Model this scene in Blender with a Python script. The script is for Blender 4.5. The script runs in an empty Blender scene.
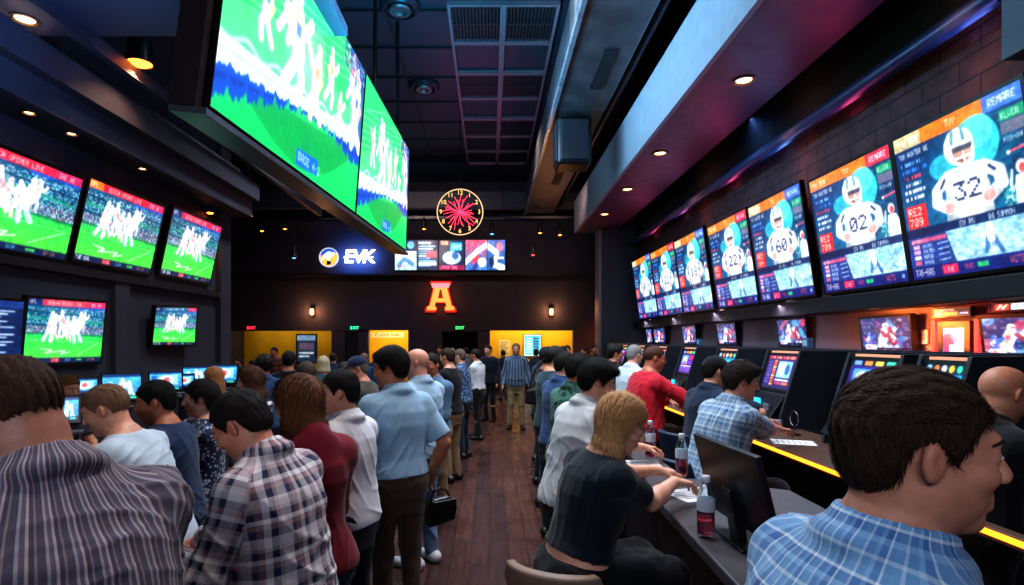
import bpy, math, random
import numpy as np
from mathutils import Vector, Matrix
R = math.radians
SC = bpy.context.scene
C = SC.collection
rng = np.random.default_rng(7)
random.seed(7)

# ------------------------------------------------------------------ camera
CAMZ, FPX, VX, VY = 1.8, 560.0, 490.0, 340.0
cd = bpy.data.cameras.new('camera'); cam = bpy.data.objects.new('camera', cd); C.objects.link(cam)
cam.location = (0, 0, CAMZ); cam.rotation_euler = (R(90), 0, 0)
cd.sensor_width = 36.0; cd.lens = FPX / 1024 * 36
cd.shift_x = (512 - VX) / 1024; cd.shift_y = (VY - 292.5) / 1024
cd.clip_start = 0.05; cd.clip_end = 200
SC.camera = cam
SC.view_settings.view_transform = 'Standard'
SC.view_settings.look = 'Medium High Contrast'
SC.view_settings.exposure = 0.12

def at(px, py, d):
    return ((px - VX) * d / FPX, d, CAMZ - (py - VY) * d / FPX)

# ------------------------------------------------------------------ tagging
def tag(o, label=None, cat=None, group=None, kind=None):
    if label: o['label'] = label
    if cat: o['category'] = cat
    if group: o['group'] = group
    if kind: o['kind'] = kind
    return o

def empty(name, loc=(0, 0, 0), rz=0.0):
    o = bpy.data.objects.new(name, None); C.objects.link(o)
    o.location = loc; o.rotation_euler = (0, 0, rz); o.empty_display_size = 0.1
    return o

def copy_tree(o, parent=None):
    c = o.copy(); C.objects.link(c); c.parent = parent
    for ch in list(o.children): copy_tree(ch, c)
    return c

# ------------------------------------------------------------------ mesh builder
class MB:
    def __init__(s): s.v = []; s.f = []; s.sm = False
    def add(s, vs, fs):
        b = len(s.v); s.v.extend([tuple(map(float, q)) for q in vs]); s.f.extend([tuple(b + i for i in f) for f in fs]); return s
    def box(s, x0, x1, y0, y1, z0, z1, M=None):
        vs = [(x, y, z) for z in (z0, z1) for y in (y0, y1) for x in (x0, x1)]
        if M is not None: vs = [tuple(M @ Vector(q)) for q in vs]
        return s.add(vs, [(0, 2, 3, 1), (4, 5, 7, 6), (0, 1, 5, 4), (2, 6, 7, 3), (0, 4, 6, 2), (1, 3, 7, 5)])
    def hexa(s, bot, top):
        return s.add(list(bot) + list(top), [(3, 2, 1, 0), (4, 5, 6, 7), (0, 1, 5, 4), (1, 2, 6, 5), (2, 3, 7, 6), (3, 0, 4, 7)])
    def prism(s, poly, d):
        n = len(poly); d = Vector(d); vs = [Vector(p) for p in poly]; vs = vs + [p + d for p in vs]
        fs = [tuple(reversed(range(n))), tuple(range(n, 2 * n))] + [(i, (i + 1) % n, n + (i + 1) % n, n + i) for i in range(n)]
        return s.add(vs, fs)
    def cyl(s, a, b, r0, r1=None, n=16, caps=True):
        r1 = r0 if r1 is None else r1
        a = Vector(a); b = Vector(b); w = (b - a).normalized()
        u = w.orthogonal().normalized(); t = w.cross(u)
        vs = []
        for p, r in ((a, r0), (b, r1)):
            for i in range(n):
                q = 2 * math.pi * i / n; vs.append(p + (u * math.cos(q) + t * math.sin(q)) * r)
        fs = [(i, (i + 1) % n, n + (i + 1) % n, n + i) for i in range(n)]
        if caps: fs += [tuple(reversed(range(n))), tuple(range(n, 2 * n))]
        return s.add(vs, fs)
    def lathe(s, prof, o=(0, 0, 0), n=20, M=None):
        o = Vector(o); vs = []
        for r, z in prof:
            for i in range(n):
                q = 2 * math.pi * i / n; p = Vector((r * math.cos(q), r * math.sin(q), z))
                if M is not None: p = M @ p
                vs.append(o + p)
        m = len(prof); fs = []
        for j in range(m - 1):
            for i in range(n):
                k = (i + 1) % n; fs.append((j * n + i, j * n + k, (j + 1) * n + k, (j + 1) * n + i))
        fs.append(tuple(reversed(range(n)))); fs.append(tuple((m - 1) * n + i for i in range(n)))
        return s.add(vs, fs)
    def tube(s, pts, r, n=8, closed=False):
        pts = [Vector(p) for p in pts]; m = len(pts); vs = []
        pu = None
        for j, p in enumerate(pts):
            a = pts[(j - 1) % m] if (closed or j > 0) else p
            b = pts[(j + 1) % m] if (closed or j < m - 1) else p
            w = (b - a).normalized()
            if pu is None: u = w.orthogonal().normalized()
            else:
                u = pu - w * pu.dot(w); u = u.normalized() if u.length > 1e-6 else w.orthogonal().normalized()
            pu = u; t = w.cross(u)
            rr = r[j] if hasattr(r, '__len__') else r
            for i in range(n):
                q = 2 * math.pi * i / n; vs.append(p + (u * math.cos(q) + t * math.sin(q)) * rr)
        fs = []
        for j in range(m if closed else m - 1):
            j2 = (j + 1) % m
            for i in range(n):
                k = (i + 1) % n; fs.append((j * n + i, j * n + k, j2 * n + k, j2 * n + i))
        if not closed: fs += [tuple(reversed(range(n))), tuple((m - 1) * n + i for i in range(n))]
        return s.add(vs, fs)
    def build(s, name, m, parent=None, smooth=False, bevel=0, loc=None, rot=None):
        me = bpy.data.meshes.new(name); me.from_pydata(s.v, [], s.f); me.validate(); me.update()
        if smooth:
            me.polygons.foreach_set('use_smooth', np.ones(len(me.polygons), bool))
            try: me.set_sharp_from_angle(angle=R(40))
            except Exception: pass
        o = bpy.data.objects.new(name, me); C.objects.link(o)
        if m is not None: me.materials.append(m)
        o.parent = parent
        if loc is not None: o.location = loc
        if rot is not None: o.rotation_euler = rot
        if bevel:
            b = o.modifiers.new('b', 'BEVEL'); b.width = bevel; b.segments = 2; b.limit_method = 'ANGLE'; b.angle_limit = R(40)
        return o

def np_mesh(name, v, f, m, parent=None, smooth=True):
    me = bpy.data.meshes.new(name)
    nv, nf = len(v), len(f)
    me.vertices.add(nv); me.vertices.foreach_set('co', np.ascontiguousarray(v, np.float32).ravel())
    k = f.shape[1]
    me.loops.add(nf * k); me.loops.foreach_set('vertex_index', np.ascontiguousarray(f, np.int32).ravel())
    me.polygons.add(nf); me.polygons.foreach_set('loop_start', np.arange(0, nf * k, k, dtype=np.int32))
    try: me.polygons.foreach_set('loop_total', np.full(nf, k, np.int32))
    except Exception: pass
    me.polygons.foreach_set('use_smooth', np.full(nf, smooth, bool))
    me.update(calc_edges=True)
    o = bpy.data.objects.new(name, me); C.objects.link(o)
    if m is not None: me.materials.append(m)
    o.parent = parent
    return o

def vec_attr(o, name, a):
    at_ = o.data.attributes.new(name, 'FLOAT_VECTOR', 'POINT'); at_.data.foreach_set('vector', np.ascontiguousarray(a, np.float32).ravel())

# ------------------------------------------------------------------ materials
def srgb(c):
    if isinstance(c, str):
        c = [int(c[i:i + 2], 16) / 255 for i in (0, 2, 4)]
    return tuple(x / 12.92 if x <= .04045 else ((x + .055) / 1.055) ** 2.4 for x in c)

class N:
    def __init__(s, name):
        s.m = bpy.data.materials.new(name); s.m.use_nodes = True; s.t = s.m.node_tree
        s.b = s.t.nodes['Principled BSDF']
    def n(s, typ, **kw):
        q = s.t.nodes.new(typ)
        for k, v in kw.items(): setattr(q, k, v)
        return q
    def l(s, a, b): s.t.links.new(a, b)
    def ramp(s, stops, interp='LINEAR'):
        q = s.n('ShaderNodeValToRGB'); cr = q.color_ramp; cr.interpolation = interp
        while len(cr.elements) > 1: cr.elements.remove(cr.elements[-1])
        for i, (p, c) in enumerate(stops):
            e = cr.elements[0] if i == 0 else cr.elements.new(p)
            e.position = p; e.color = (*c[:3], 1)
        return q
    def math(s, op, a, b=None):
        q = s.n('ShaderNodeMath', operation=op)
        for i, x in enumerate((a, b)):
            if x is None: continue
            if isinstance(x, (int, float)): q.inputs[i].default_value = x
            else: s.l(x, q.inputs[i])
        return q.outputs[0]
    def mix(s, fac, a, b, blend='MIX'):
        q = s.n('ShaderNodeMix', data_type='RGBA', blend_type=blend)
        for i, x in ((0, fac), (6, a), (7, b)):
            if isinstance(x, (int, float)): q.inputs[i].default_value = x
            elif isinstance(x, tuple): q.inputs[i].default_value = (*x[:3], 1)
            else: s.l(x, q.inputs[i])
        return q.outputs[2]
    def noise(s, scale, detail=3, rough=.5, vec=None, obj=False, stretch=None):
        q = s.n('ShaderNodeTexNoise'); q.inputs['Scale'].default_value = scale; q.inputs['Detail'].default_value = detail
        q.inputs['Roughness'].default_value = rough
        if vec is None:
            vec = s.n('ShaderNodeTexCoord').outputs['Object']
        if stretch:
            mp = s.n('ShaderNodeMapping'); mp.inputs['Scale'].default_value = stretch; s.l(vec, mp.inputs['Vector']); vec = mp.outputs[0]
        s.l(vec, q.inputs['Vector']); return q.outputs['Fac']
    def bump(s, h, strength=.3, dist=.01):
        q = s.n('ShaderNodeBump'); q.inputs['Strength'].default_value = strength; q.inputs['Distance'].default_value = dist
        s.l(h, q.inputs['Height']); s.l(q.outputs[0], s.b.inputs['Normal'])

_mc = {}
def pmat(name, col, rough=.5, metal=0.0, var=.12, vscale=6, bump=0.0, bscale=60, spec=.5, coat=0.0, sub=0.0):
    """plain painted/plastic/metal surface with procedural variation"""
    if name in _mc: return _mc[name]
    n = N(name); c = srgb(col)
    f = n.noise(vscale, 4)
    r = n.ramp([(.3, tuple(x * (1 - var) for x in c)), (.7, tuple(min(1, x * (1 + var)) for x in c))])
    n.l(f, r.inputs[0]); n.l(r.outputs[0], n.b.inputs['Base Color'])
    rr = n.ramp([(.3, (rough * .85,) * 3), (.7, (min(1, rough * 1.15),) * 3)]); n.l(f, rr.inputs[0]); n.l(rr.outputs[0], n.b.inputs['Roughness'])
    n.b.inputs['Metallic'].default_value = metal
    n.b.inputs['Specular IOR Level'].default_value = spec
    n.b.inputs['Coat Weight'].default_value = coat
    if bump: n.bump(n.noise(bscale, 3), bump)
    _mc[name] = n.m
    return n.m

def emat(name, col, strength, sampling='AUTO'):
    if name in _mc: return _mc[name]
    n = N(name); c = srgb(col)
    n.b.inputs['Base Color'].default_value = (*[x * .5 for x in c], 1)
    n.b.inputs['Emission Color'].default_value = (*c, 1); n.b.inputs['Emission Strength'].default_value = strength
    n.m.cycles.emission_sampling = sampling
    _mc[name] = n.m
    return n.m

def screen_mat(name, strength):
    if name in _mc: return _mc[name]
    n = N(name); a = n.n('ShaderNodeAttribute', attribute_name='px')
    n.b.inputs['Base Color'].default_value = (.01, .01, .012, 1); n.b.inputs['Roughness'].default_value = .25
    n.l(a.outputs['Color'], n.b.inputs['Emission Color']); n.b.inputs['Emission Strength'].default_value = strength
    _mc[name] = n.m
    return n.m

# ------------------------------------------------------------------ painted picture grids for displays
F57 = dict(zip('ABCDEFGHIJKLMNOPQRSTUVWXYZ0123456789', [bytes.fromhex(x) for x in (
 '7E1111117E 7F49494936 3E41414122 7F4141221C 7F49494941 7F09090901 3E4149497A 7F0808087F 00417F4100 2040413F01 7F08142241 7F40404040 7F020C027F '
 '7F0408107F 3E4141413E 7F09090906 3E4151215E 7F09192946 4649494931 01017F0101 3F4040403F 1F2040201F 3F4038403F 6314081463 0708700807 6151494543 '
 '3E5149453E 00427F4000 4261514946 2141454B31 1814127F10 2745454539 3C4A494930 0171090503 3649494936 064949291E').split()]))
F57['-'] = bytes.fromhex('0808080808'); F57['+'] = bytes.fromhex('08083E0808'); F57['.'] = bytes.fromhex('0060600000')

class Cv:
    """canvas: unit coordinates x 0..W, y 0..H down"""
    def __init__(s, W, H, nx, ny, bg=(0, 0, 0)):
        s.W, s.H, s.k, s.soft = W, H, 2, 1
        s.w, s.h = nx * s.k, ny * s.k; s.nx, s.ny = nx, ny
        s.a = np.zeros((s.h, s.w, 3), np.float32); s.a[:] = s.c(bg)
        s.X = ((np.arange(s.w) + .5) / s.w * W)[None, :]; s.Y = ((np.arange(s.h) + .5) / s.h * H)[:, None]
    def c(s, c): return np.array([int(c[i:i + 2], 16) / 255 for i in (0, 2, 4)] if isinstance(c, str) else c, np.float32)
    def put(s, m, c, al=1.0):
        m = np.broadcast_to(m, (s.h, s.w)).astype(np.float32)[..., None] * al
        s.a = s.a * (1 - m) + s.c(c) * m
    def rect(s, x0, y0, x1, y1, c, al=1.0): s.put((s.X >= x0) & (s.X < x1) & (s.Y >= y0) & (s.Y < y1), c, al)
    def ell(s, x, y, rx, ry, c, al=1.0, rot=0):
        cs, sn = math.cos(rot), math.sin(rot); dx, dy = s.X - x, s.Y - y
        s.put(((dx * cs + dy * sn) / rx) ** 2 + ((-dx * sn + dy * cs) / ry) ** 2 < 1, c, al)
    def glow(s, x, y, r, c, al): s.put(np.clip(1 - np.hypot(s.X - x, s.Y - y) / r, 0, 1) ** 1.5, c, al)
    def line(s, pts, r, c, al=1.0):
        for (ax, ay), (bx, by) in zip(pts[:-1], pts[1:]):
            dx, dy = bx - ax, by - ay; t = np.clip(((s.X - ax) * dx + (s.Y - ay) * dy) / (dx * dx + dy * dy + 1e-9), 0, 1)
            s.put(np.hypot(s.X - ax - t * dx, s.Y - ay - t * dy) < r, c, al)
    def poly(s, pts, c, al=1.0):
        m = np.zeros((s.h, s.w), bool); n = len(pts)
        for i in range(n):
            (x0, y0), (x1, y1) = pts[i], pts[(i + 1) % n]
            if y0 == y1: continue
            m ^= ((s.Y >= min(y0, y1)) & (s.Y < max(y0, y1))) & (s.X < x0 + (s.Y - y0) * (x1 - x0) / (y1 - y0))
        s.put(m, c, al)
    def grad(s, x0, y0, x1, y1, c0, c1):
        m = (s.X >= x0) & (s.X < x1) & (s.Y >= y0) & (s.Y < y1); t = np.clip((s.Y - y0) / (y1 - y0), 0, 1)[..., None]
        g = s.c(c0) * (1 - t) + s.c(c1) * t; s.a = np.where(m[..., None], np.broadcast_to(g, s.a.shape), s.a)
    def speck(s, x0, y0, x1, y1, cols, cw, ch, seed=0, al=1.0, dens=1.0):
        r = np.random.default_rng(seed); gx = int((x1 - x0) / cw) + 2; gy = int((y1 - y0) / ch) + 2
        idx = r.integers(0, len(cols), (gy, gx)); on = r.random((gy, gx)) < dens
        ix = np.clip(((s.X - x0) / cw), 0, gx - 1).astype(int); iy = np.clip(((s.Y - y0) / ch), 0, gy - 1).astype(int)
        ix = np.broadcast_to(ix, (s.h, s.w)); iy = np.broadcast_to(iy, (s.h, s.w))
        col = np.array([s.c(q) for q in cols])[idx[iy, ix]]
        m = ((s.X >= x0) & (s.X < x1) & (s.Y >= y0) & (s.Y < y1) & on[iy, ix])[..., None] * al
        s.a = s.a * (1 - m) + col * m
    def text(s, x, y, h, t, c, wx=1.0):
        u = h / 7.0
        for ch in t:
            if ch != ' ':
                for i, b in enumerate(F57[ch]):
                    for j in range(7):
                        if b >> j & 1: s.rect(x + i * u * wx, y + j * u, x + (i + 1.08) * u * wx, y + (j + 1.08) * u, c)
            x += 6 * u * wx
    def lin(s):
        k = s.k; a = s.a.reshape(s.ny, k, s.nx, k, 3).mean((1, 3))
        def bl(q, r, n):
            for _ in range(n):
                for ax_ in (0, 1):
                    p = np.concatenate([np.repeat(q.take([0], ax_), r, ax_), q, np.repeat(q.take([-1], ax_), r, ax_)], ax_); c = np.cumsum(np.concatenate([np.zeros_like(p.take([0], ax_)), p], ax_), ax_); m_ = q.shape[ax_]; q = (c.take(range(2 * r + 1, 2 * r + 1 + m_), ax_) - c.take(range(m_), ax_)) / (2 * r + 1)
            return q
        if s.soft:
            gr = np.random.default_rng(5).normal(size=a.shape[:2] + (1,)).astype(np.float32)
            a = .35 * a + .65 * bl(a, 1, s.soft); a = a * (1 + (.10 * bl(gr, 2, 2) * 4 + .04 * gr) * getattr(s, 'grain', 1.0))
            a = a + .30 * bl(np.clip(a - .55, 0, 1), max(2, s.nx // 40), 3) + .10 * bl(a, max(3, s.nx // 16), 2)  # bloom around bright areas is painted into the picture colours
        a = np.clip(a, 0, 1)
        return np.where(a <= .04045, a / 12.92, ((a + .055) / 1.055) ** 2.4)

def screen_mesh(name, cv, P, mat, parent=None):
    """P = 4 corners (tl, tr, br, bl). One grid mesh whose vertex colours carry the picture."""
    a = cv.lin(); ny, nx = cv.ny, cv.nx
    tl, tr, br, bl = [np.array(p, float) for p in P]
    gu = np.linspace(0, 1, nx + 1)[None, :, None]; gv = np.linspace(0, 1, ny + 1)[:, None, None]
    v = (tl * (1 - gu) + tr * gu) * (1 - gv) + (bl * (1 - gu) + br * gu) * gv
    i = (np.arange(ny)[:, None] * (nx + 1) + np.arange(nx)[None, :]).ravel()
    f = np.stack([i, i + nx + 1, i + nx + 2, i + 1], 1)
    o = np_mesh(name, v.reshape(-1, 3), f, mat, parent, smooth=False)
    ca = o.data.attributes.new('px', 'FLOAT_COLOR', 'CORNER')
    col = np.ones((ny * nx, 4, 4), np.float32); col[:, :, :3] = a.reshape(-1, 1, 3)
    ca.data.foreach_set('color', col.ravel())
    return o
# ------------------------------------------------------------------ pictures shown on the displays
def fb_player(cv, x, y, s, body='f4f6ff', acc='e0556a', legs='e8f0ff', lean=0.0, flip=1, arm=1):
    f = flip
    cv.line([(x, y + 5 * s), (x - 3 * f * s, y + 10 * s), (x - 6 * f * s, y + 14 * s)], 1.9 * s, legs)
    cv.line([(x, y + 5 * s), (x + 3 * f * s, y + 10 * s), (x + 2 * f * s, y + 15 * s)], 1.9 * s, legs)
    cv.line([(x, y + 5 * s), (x + lean * s, y - 3 * s)], 3.5 * s, body)
    cv.line([(x + lean * s, y - 3 * s), (x + (lean + 5 * f * arm) * s, y - 1 * s), (x + (lean + 8 * f * arm) * s, y - 5 * s)], 1.7 * s, body)
    cv.line([(x + lean * s, y - 3 * s), (x + (lean - 4 * f) * s, y + 1 * s), (x + (lean - 2 * f) * s, y + 4 * s)], 1.2 * s, 'd9b9b0')
    cv.ell(x + lean * 1.2 * s, y - 7.5 * s, 2.4 * s, 2.6 * s, body); cv.rect(x + lean * 1.2 * s - .3 * s, y - 8 * s, x + lean * 1.2 * s + 2 * s * f, y - 6.6 * s, acc, .8)
    cv.rect(x - 1.3 * s + lean * .5 * s, y - 1.5 * s, x + 1.3 * s + lean * .5 * s, y + 1.5 * s, acc, .7)

def art_match(seed=0, banner='d8203c', nx=200, ny=112, teal=False):
    r = np.random.default_rng(seed)
    cv = Cv(160, 90, nx, ny, '0c2a55')
    cv.grad(0, 8, 160, 50, '0d4f86', '0e6f8f'); cv.grad(90, 8, 160, 26, '1257c0', '0f63b0')
    cv.speck(0, 12, 160, 48, ['0b3c66', '137c92', '8fd4e0', '0f2f58', '1ba08c', 'cfeaf2', '0a4f78'], 2.2, 1.3, seed + 3, .75)
    for k in range(4): cv.line([(0, 17 + k * 9), (160, 23 + k * 9)], 1.1, ['0a2c50', '18a070', '0a2850', 'b8dce8'][k], .8)
    cv.speck(0, 38, 160, 50, ['dfe6f2', '274a80', 'b04a60', '88b8d0', '173560'], 1.6, 1.2, seed + 9, .8)
    cv.grad(0, 50, 160, 84, '2fc45a', '58e04a'); cv.poly([(0, 49), (160, 53), (160, 50), (0, 47)], '0f7a50')
    cv.put((np.sin(cv.X * .22 + cv.Y * .12) > 0) & (cv.Y > 51), '38d050', .25)
    cv.line([(104, 80), (150, 62)], .5, 'e8ffe8', .8); cv.line([(0, 58), (160, 61)], .35, 'd8ffe0', .5)
    cv.line([(30, 70), (52, 72), (40, 76), (78, 73), (70, 78), (88, 75)], .9, 'effff0', .8)
    cx = 70 + r.uniform(-6, 6)
    for dx, dy, s, ac, fl, le in ((-30, 33, 1.7, 'c0d8ff', 1, 2), (-20, 38, 1.2, 'b0c8f0', -1, 0), (-6, 29, 1.5, 'e0405a', -1, -1), (4, 35, 1.3, 'e87888', 1, 1), (16, 38, 1.3, 'd86878', -1, 2), (26, 33, 1.8, 'c8d8ff', -1, 3), (38, 27, 1.2, 'ffb0a0', 1, 2)):
        fb_player(cv, cx + dx, dy, s, ['e2e6f4', 'd4dcf0', 'eceef8'][int(dx + 90) % 3], ac, ['c4d4ec', 'dce6f6', 'e8c8cc'][int(dx + 91) % 3], le, fl)
    cv.glow(cx - 4, 33, 30, 'ffffff', .2); cv.glow(cx - 4, 32, 10, 'f07080', .5)
    cv.poly([(0, 0), (160, 0), (160, 9), (0, 9)], banner); cv.rect(0, 0, 26, 9, '16306a' if teal else 'e8762a'); cv.rect(122, 0, 160, 9, 'c02f62')
    cv.text(3, 1.8, 5.2, 'NFL', 'fff2e0'); cv.text(36, 2, 5, 'SEASON OPENER LIVE', 'ffe6ea', .9); cv.text(126, 2, 5, '3RD 08', 'ffd0e0', .9)
    cv.rect(0, 83, 160, 90, '121c4c'); cv.text(3, 84.4, 4.4, 'TUE-BAL', 'ffffff'); cv.rect(52, 83.8, 68, 89.2, 'd02a4c'); cv.text(54, 84.8, 3.4, 'LIVE', 'ffe0e0')
    cv.text(80, 84.8, 3.4, 'SCOR', '60c8ff'); cv.rect(104, 85, 116, 88, '40c060'); cv.text(128, 84.6, 3.8, '27-14', 'ff9a50')
    return cv

def art_aerial(seed=0, nx=300, ny=168):
    cv = Cv(160, 90, nx, ny, '0fc24e'); cv.grain = .3
    cv.grad(0, 0, 160, 90, '58dc88', '0fce6c')
    U = cv.X / 160; V = cv.Y / 90
    arc = .73 - .27 * np.clip(U, 0, 1) ** .75 + .05 * np.sin(U * 3.1)
    cv.put(V < arc, '62e096', .8); cv.put((V < arc - .16 - .1 * np.sin(U * 4)), '30cc74', .8)
    for k in range(6): cv.put(np.abs(V - arc + .22 + .05 * k + .12 * U) < .006, 'a8f4c4', .5)
    cv.put((V > arc + .1) & (V < arc + .1 + .26 * np.clip(np.sin(U * 3.4 - .2), 0, 1)), '0a9c4e', .75)
    wob = .010 * np.sin(U * 85) + .008 * np.sin(U * 171 + 1) + .006 * np.sin(U * 313)
    wh = .035 + .055 * np.abs(np.cos(U * 3.1)); bt = .11 * np.exp(-(U / .26) ** 2) + .10 * np.exp(-((U - .95) / .16) ** 2) + .012
    cv.put((V > arc + wh * .7 + wob) & (V < arc + wh + bt + wob * 1.5), '1248c8'); cv.put((V > arc + wh + .3 * bt) & (V < arc + wh + .5 * bt + wob), '0c2f98', .7)
    cv.put((V > arc - .02) & (V < arc + wh + wob * .8), 'e4f6fc')
    cv.put(np.abs(V - arc - .35 * wh) < .006, '8ad0e8', .7); cv.put(np.abs(V - arc + .035 - .02 * np.sin(U * 40)) < .012, 'c8f4e0', .8)
    cv.glow(70, 40, 26, 'ffffff', .35)
    for x, y, s, b, ac, fl, le in ((62, 30, 1.9, 'eefaf4', '1f50c8', 1, -2), (84, 38, 1.5, 'f0d8c8', 'f06030', -1, 1), (48, 22, 1.2, 'f4fff8', '3060d0', 1, 2), (104, 27, 1.2, 'e8fff0', 'f08040', 1, -1), (30, 34, 1.1, 'f4fff4', '2060c0', -1, 1), (120, 40, .9, 'f8fff8', 'e05040', 1, 0)):
        fb_player(cv, x, y, s, b, ac, b, le, fl)
    cv.poly([(128, 0), (160, 0), (160, 46), (150, 38), (140, 20)], '10409a', .75); cv.glow(146, 26, 20, 'ffffff', .5)
    fb_player(cv, 147, 26, 1.8, 'f2f6ff', '1638a0', 'dfe8ff', 1, -1); fb_player(cv, 137, 12, 1.2, 'f2f6ff', 'd03848', 'dfe8ff', 1, 1)
    cv.speck(120, 0, 160, 14, ['1a58c8', 'e8f0ff', '0d2f80', 'd04060'], 2, 1.5, seed, .5)
    cv.line([(8, 20), (60, 4), (110, 6)], .4, 'e6fff0', .5); cv.ell(84, 30, 11, 13, 'd8ffe8', .25)
    cv.poly([(70, 80), (96, 78), (96, 86), (70, 88)], '1668e0'); cv.text(72, 81, 4, 'BASE 4-2', 'd8f0ff')
    return cv

def art_card(num='22', seed=0, red=False, nx=150, ny=150):
    cv = Cv(100, 95, nx, ny, '0a2350')
    cv.grad(0, 8, 100, 62, '0b2a5e', '0c5f8e'); cv.glow(60, 30, 46, '1590b0', .6)
    cv.speck(70, 10, 100, 60, ['0b2f60', '0f5f80', '0a1f48'], 6, 2, seed, .5)
    # header bar
    cv.rect(0, 0, 100, 9, 'ff7a1a'); cv.rect(0, 0, 25, 9, 'c8b890' if not red else 'f08a30'); cv.rect(74, 0, 100, 9, 'c83048' if red else '3f6fd0')
    cv.text(3, 2.6, 3.6, 'THU 830', 'eef6ff', .9); cv.text(46, 2.2, 4.6, 'TVY', 'fff0d8', .7); cv.text(78, 2.4, 4.2, 'REMARE', 'f0f4ff', .85)
    # player
    X0, Y0 = cv.X, cv.Y; cv.X = 55 + (cv.X - 55) / 1.2; cv.Y = 62 + (cv.Y - 62) / 1.04
    cv.ell(64, 24, 14, 15, '3cc8d4', .9); cv.ell(42, 30, 9, 7, '2fb0c4', .9); cv.ell(66, 18, 9, 9, '62e0e4', .8)
    cv.poly([(40, 62), (42, 44), (40, 37), (46, 33), (64, 33), (70, 37), (68, 45), (70, 62)], 'e6e6e6')
    cv.poly([(40, 62), (42, 44), (46, 50), (48, 62)], 'aebccb'); cv.poly([(64, 62), (66, 48), (69, 44), (70, 62)], 'b8c4d0'); cv.line([(50, 35), (55, 38), (61, 35)], .9, '9fb2c4')
    for k in range(3): cv.line([(44 + k * 8, 61), (47 + k * 7, 56)], .5, 'b4c2d0')
    cv.line([(44, 37), (36, 43), (35, 50), (43, 55)], 3.6, 'd4d6da'); cv.line([(67, 37), (75, 42), (76, 49), (68, 54)], 3.6, 'd0d4da')
    cv.line([(38, 41), (36, 49)], 1.2, 'f4f4f4'); cv.line([(73, 41), (75, 48)], 1.2, 'f4f4f4')
    cv.ell(43, 54.5, 3.6, 3, 'd49c98'); cv.ell(68, 53.5, 3.6, 3, 'd49c98')
    cv.ell(54, 22, 9.5, 10.5, 'eef2f6'); cv.ell(51, 19, 5, 7, 'cfdbe6', .8); cv.poly([(49, 22), (62, 22), (61, 30), (57, 33), (51, 31)], 'b98a7c'); cv.rect(50, 22, 62, 25, '2c3444', .9); cv.ell(56, 30, 3, 1.2, '7a4c48')
    cv.line([(48, 25), (51, 31), (57, 34), (62, 31), (62.5, 25)], .9, 'f2f6fa'); cv.line([(50, 28.5), (62, 28.5)], .7, 'f2f6fa'); cv.line([(56.5, 26), (57, 33.5)], .6, 'f2f6fa')
    cv.line([(51, 12.5), (50, 19)], 1.0, '5c9cb0'); cv.line([(57, 12.5), (57.5, 19)], 1.0, '5c9cb0')
    cv.text(47, 41.5, 10.5, num, '1b2c58', 1.02); cv.line([(39, 42), (42, 38)], .8, '1b2c58'); cv.line([(70, 38), (73, 41)], .8, '1b2c58')
    cv.X, cv.Y = X0, Y0
    cv.rect(0, 62.4, 100, 66, '0d2352')
    # left column
    cv.text(3, 11.4, 3.4, 'TOM HUNTER WE', 'f4f8ff', .72)
    for k, (c, w) in enumerate((('6fb8ff', 20), ('3a80e0', 23), ('e84860', 18), ('d8e8ff', 16), ('f4f8ff', 19), ('f4f8ff', 17))):
        cv.rect(4, 18 + k * 4.5, 4 + w, 20.3 + k * 4.5, c, .85); cv.speck(4, 18 + k * 4.5, 4 + w, 20.3 + k * 4.5, ['0a2350'], .9, 2.4, seed + k, 1, .3)
    cv.rect(3, 46.5, 21, 61.5, 'e8282c'); cv.text(4.6, 48, 5.2, 'RE2', 'fff4ea', .95); cv.text(4.6, 55, 5.2, '709', 'fff4ea', .95)
    # right column
    cv.rect(84, 11, 100, 17, '1a9068'); cv.text(85, 12.4, 3.4, 'KLVER', 'e0fff0', .8); cv.rect(84, 17.5, 100, 24, '6a6a86'); cv.text(85, 25.5, 2.8, 'PICK-OFF', 'ffffff', .65)
    cv.line([(86, 34), (100, 32.5)], .7, 'f06080'); cv.ell(86.5, 34, 1.1, 1.1, 'ffffff')
    cv.ell(93, 43, 3.4, 3.8, 'f2e6e6'); cv.ell(93.5, 44, 2, 2.4, 'd04848'); cv.poly([(86, 62), (89, 47), (97, 47), (100, 52), (100, 62)], 'eef6fa')
    cv.line([(84, 58), (87, 44)], .9, 'd8f4f0'); cv.speck(80, 52, 88, 62, ['1fa0a0', 'bfe8ea', '0d3f60'], 1.2, 1.2, seed + 5, .8)
    # divider
    cv.rect(0, 62.5, 100, 67.5, '0d2352'); cv.text(46, 63.4, 3.2, 'EV RV', 'f4f8ff', .9); cv.text(68, 63.4, 3.2, 'DG SUMMON', 'e8f2ff', .7)
    # lower photo
    cv.grad(0, 67.5, 100, 87, '82bcd8', 'c4e2ee'); cv.speck(28, 67.5, 100, 87, ['8cc0d8', 'b4dcea', '6ca0c0', 'c8e6f0'], 3.2, 1.6, seed + 2, .6)
    r = np.random.default_rng(seed + 4)
    for k in range(9):
        x, y = r.uniform(34, 98), r.uniform(68, 82); cv.line([(x, y), (x + r.uniform(-6, 6), y + 3), (x + r.uniform(-9, 9), y + r.uniform(4, 8))], .25, '4f86a8', .7)
    cv.line([(66, 74), (63, 84)], 1.5, '3a6aa0'); cv.line([(69, 76), (74, 85)], 1.5, '3a6aa0'); cv.line([(67, 70.5), (67.5, 77)], 2.6, 'f4faff'); cv.ell(66, 69.5, 1.6, 1.7, 'e8eef4'); cv.line([(67, 72), (61, 75)], 1, 'f4faff')
    cv.poly([(0, 67.5), (34, 67.5), (40, 87), (0, 87)], '16307a', .92)
    cv.rect(3, 69, 34, 71.5, 'e0608c'); cv.rect(3, 69, 12, 71.5, 'f09ab8')
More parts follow.
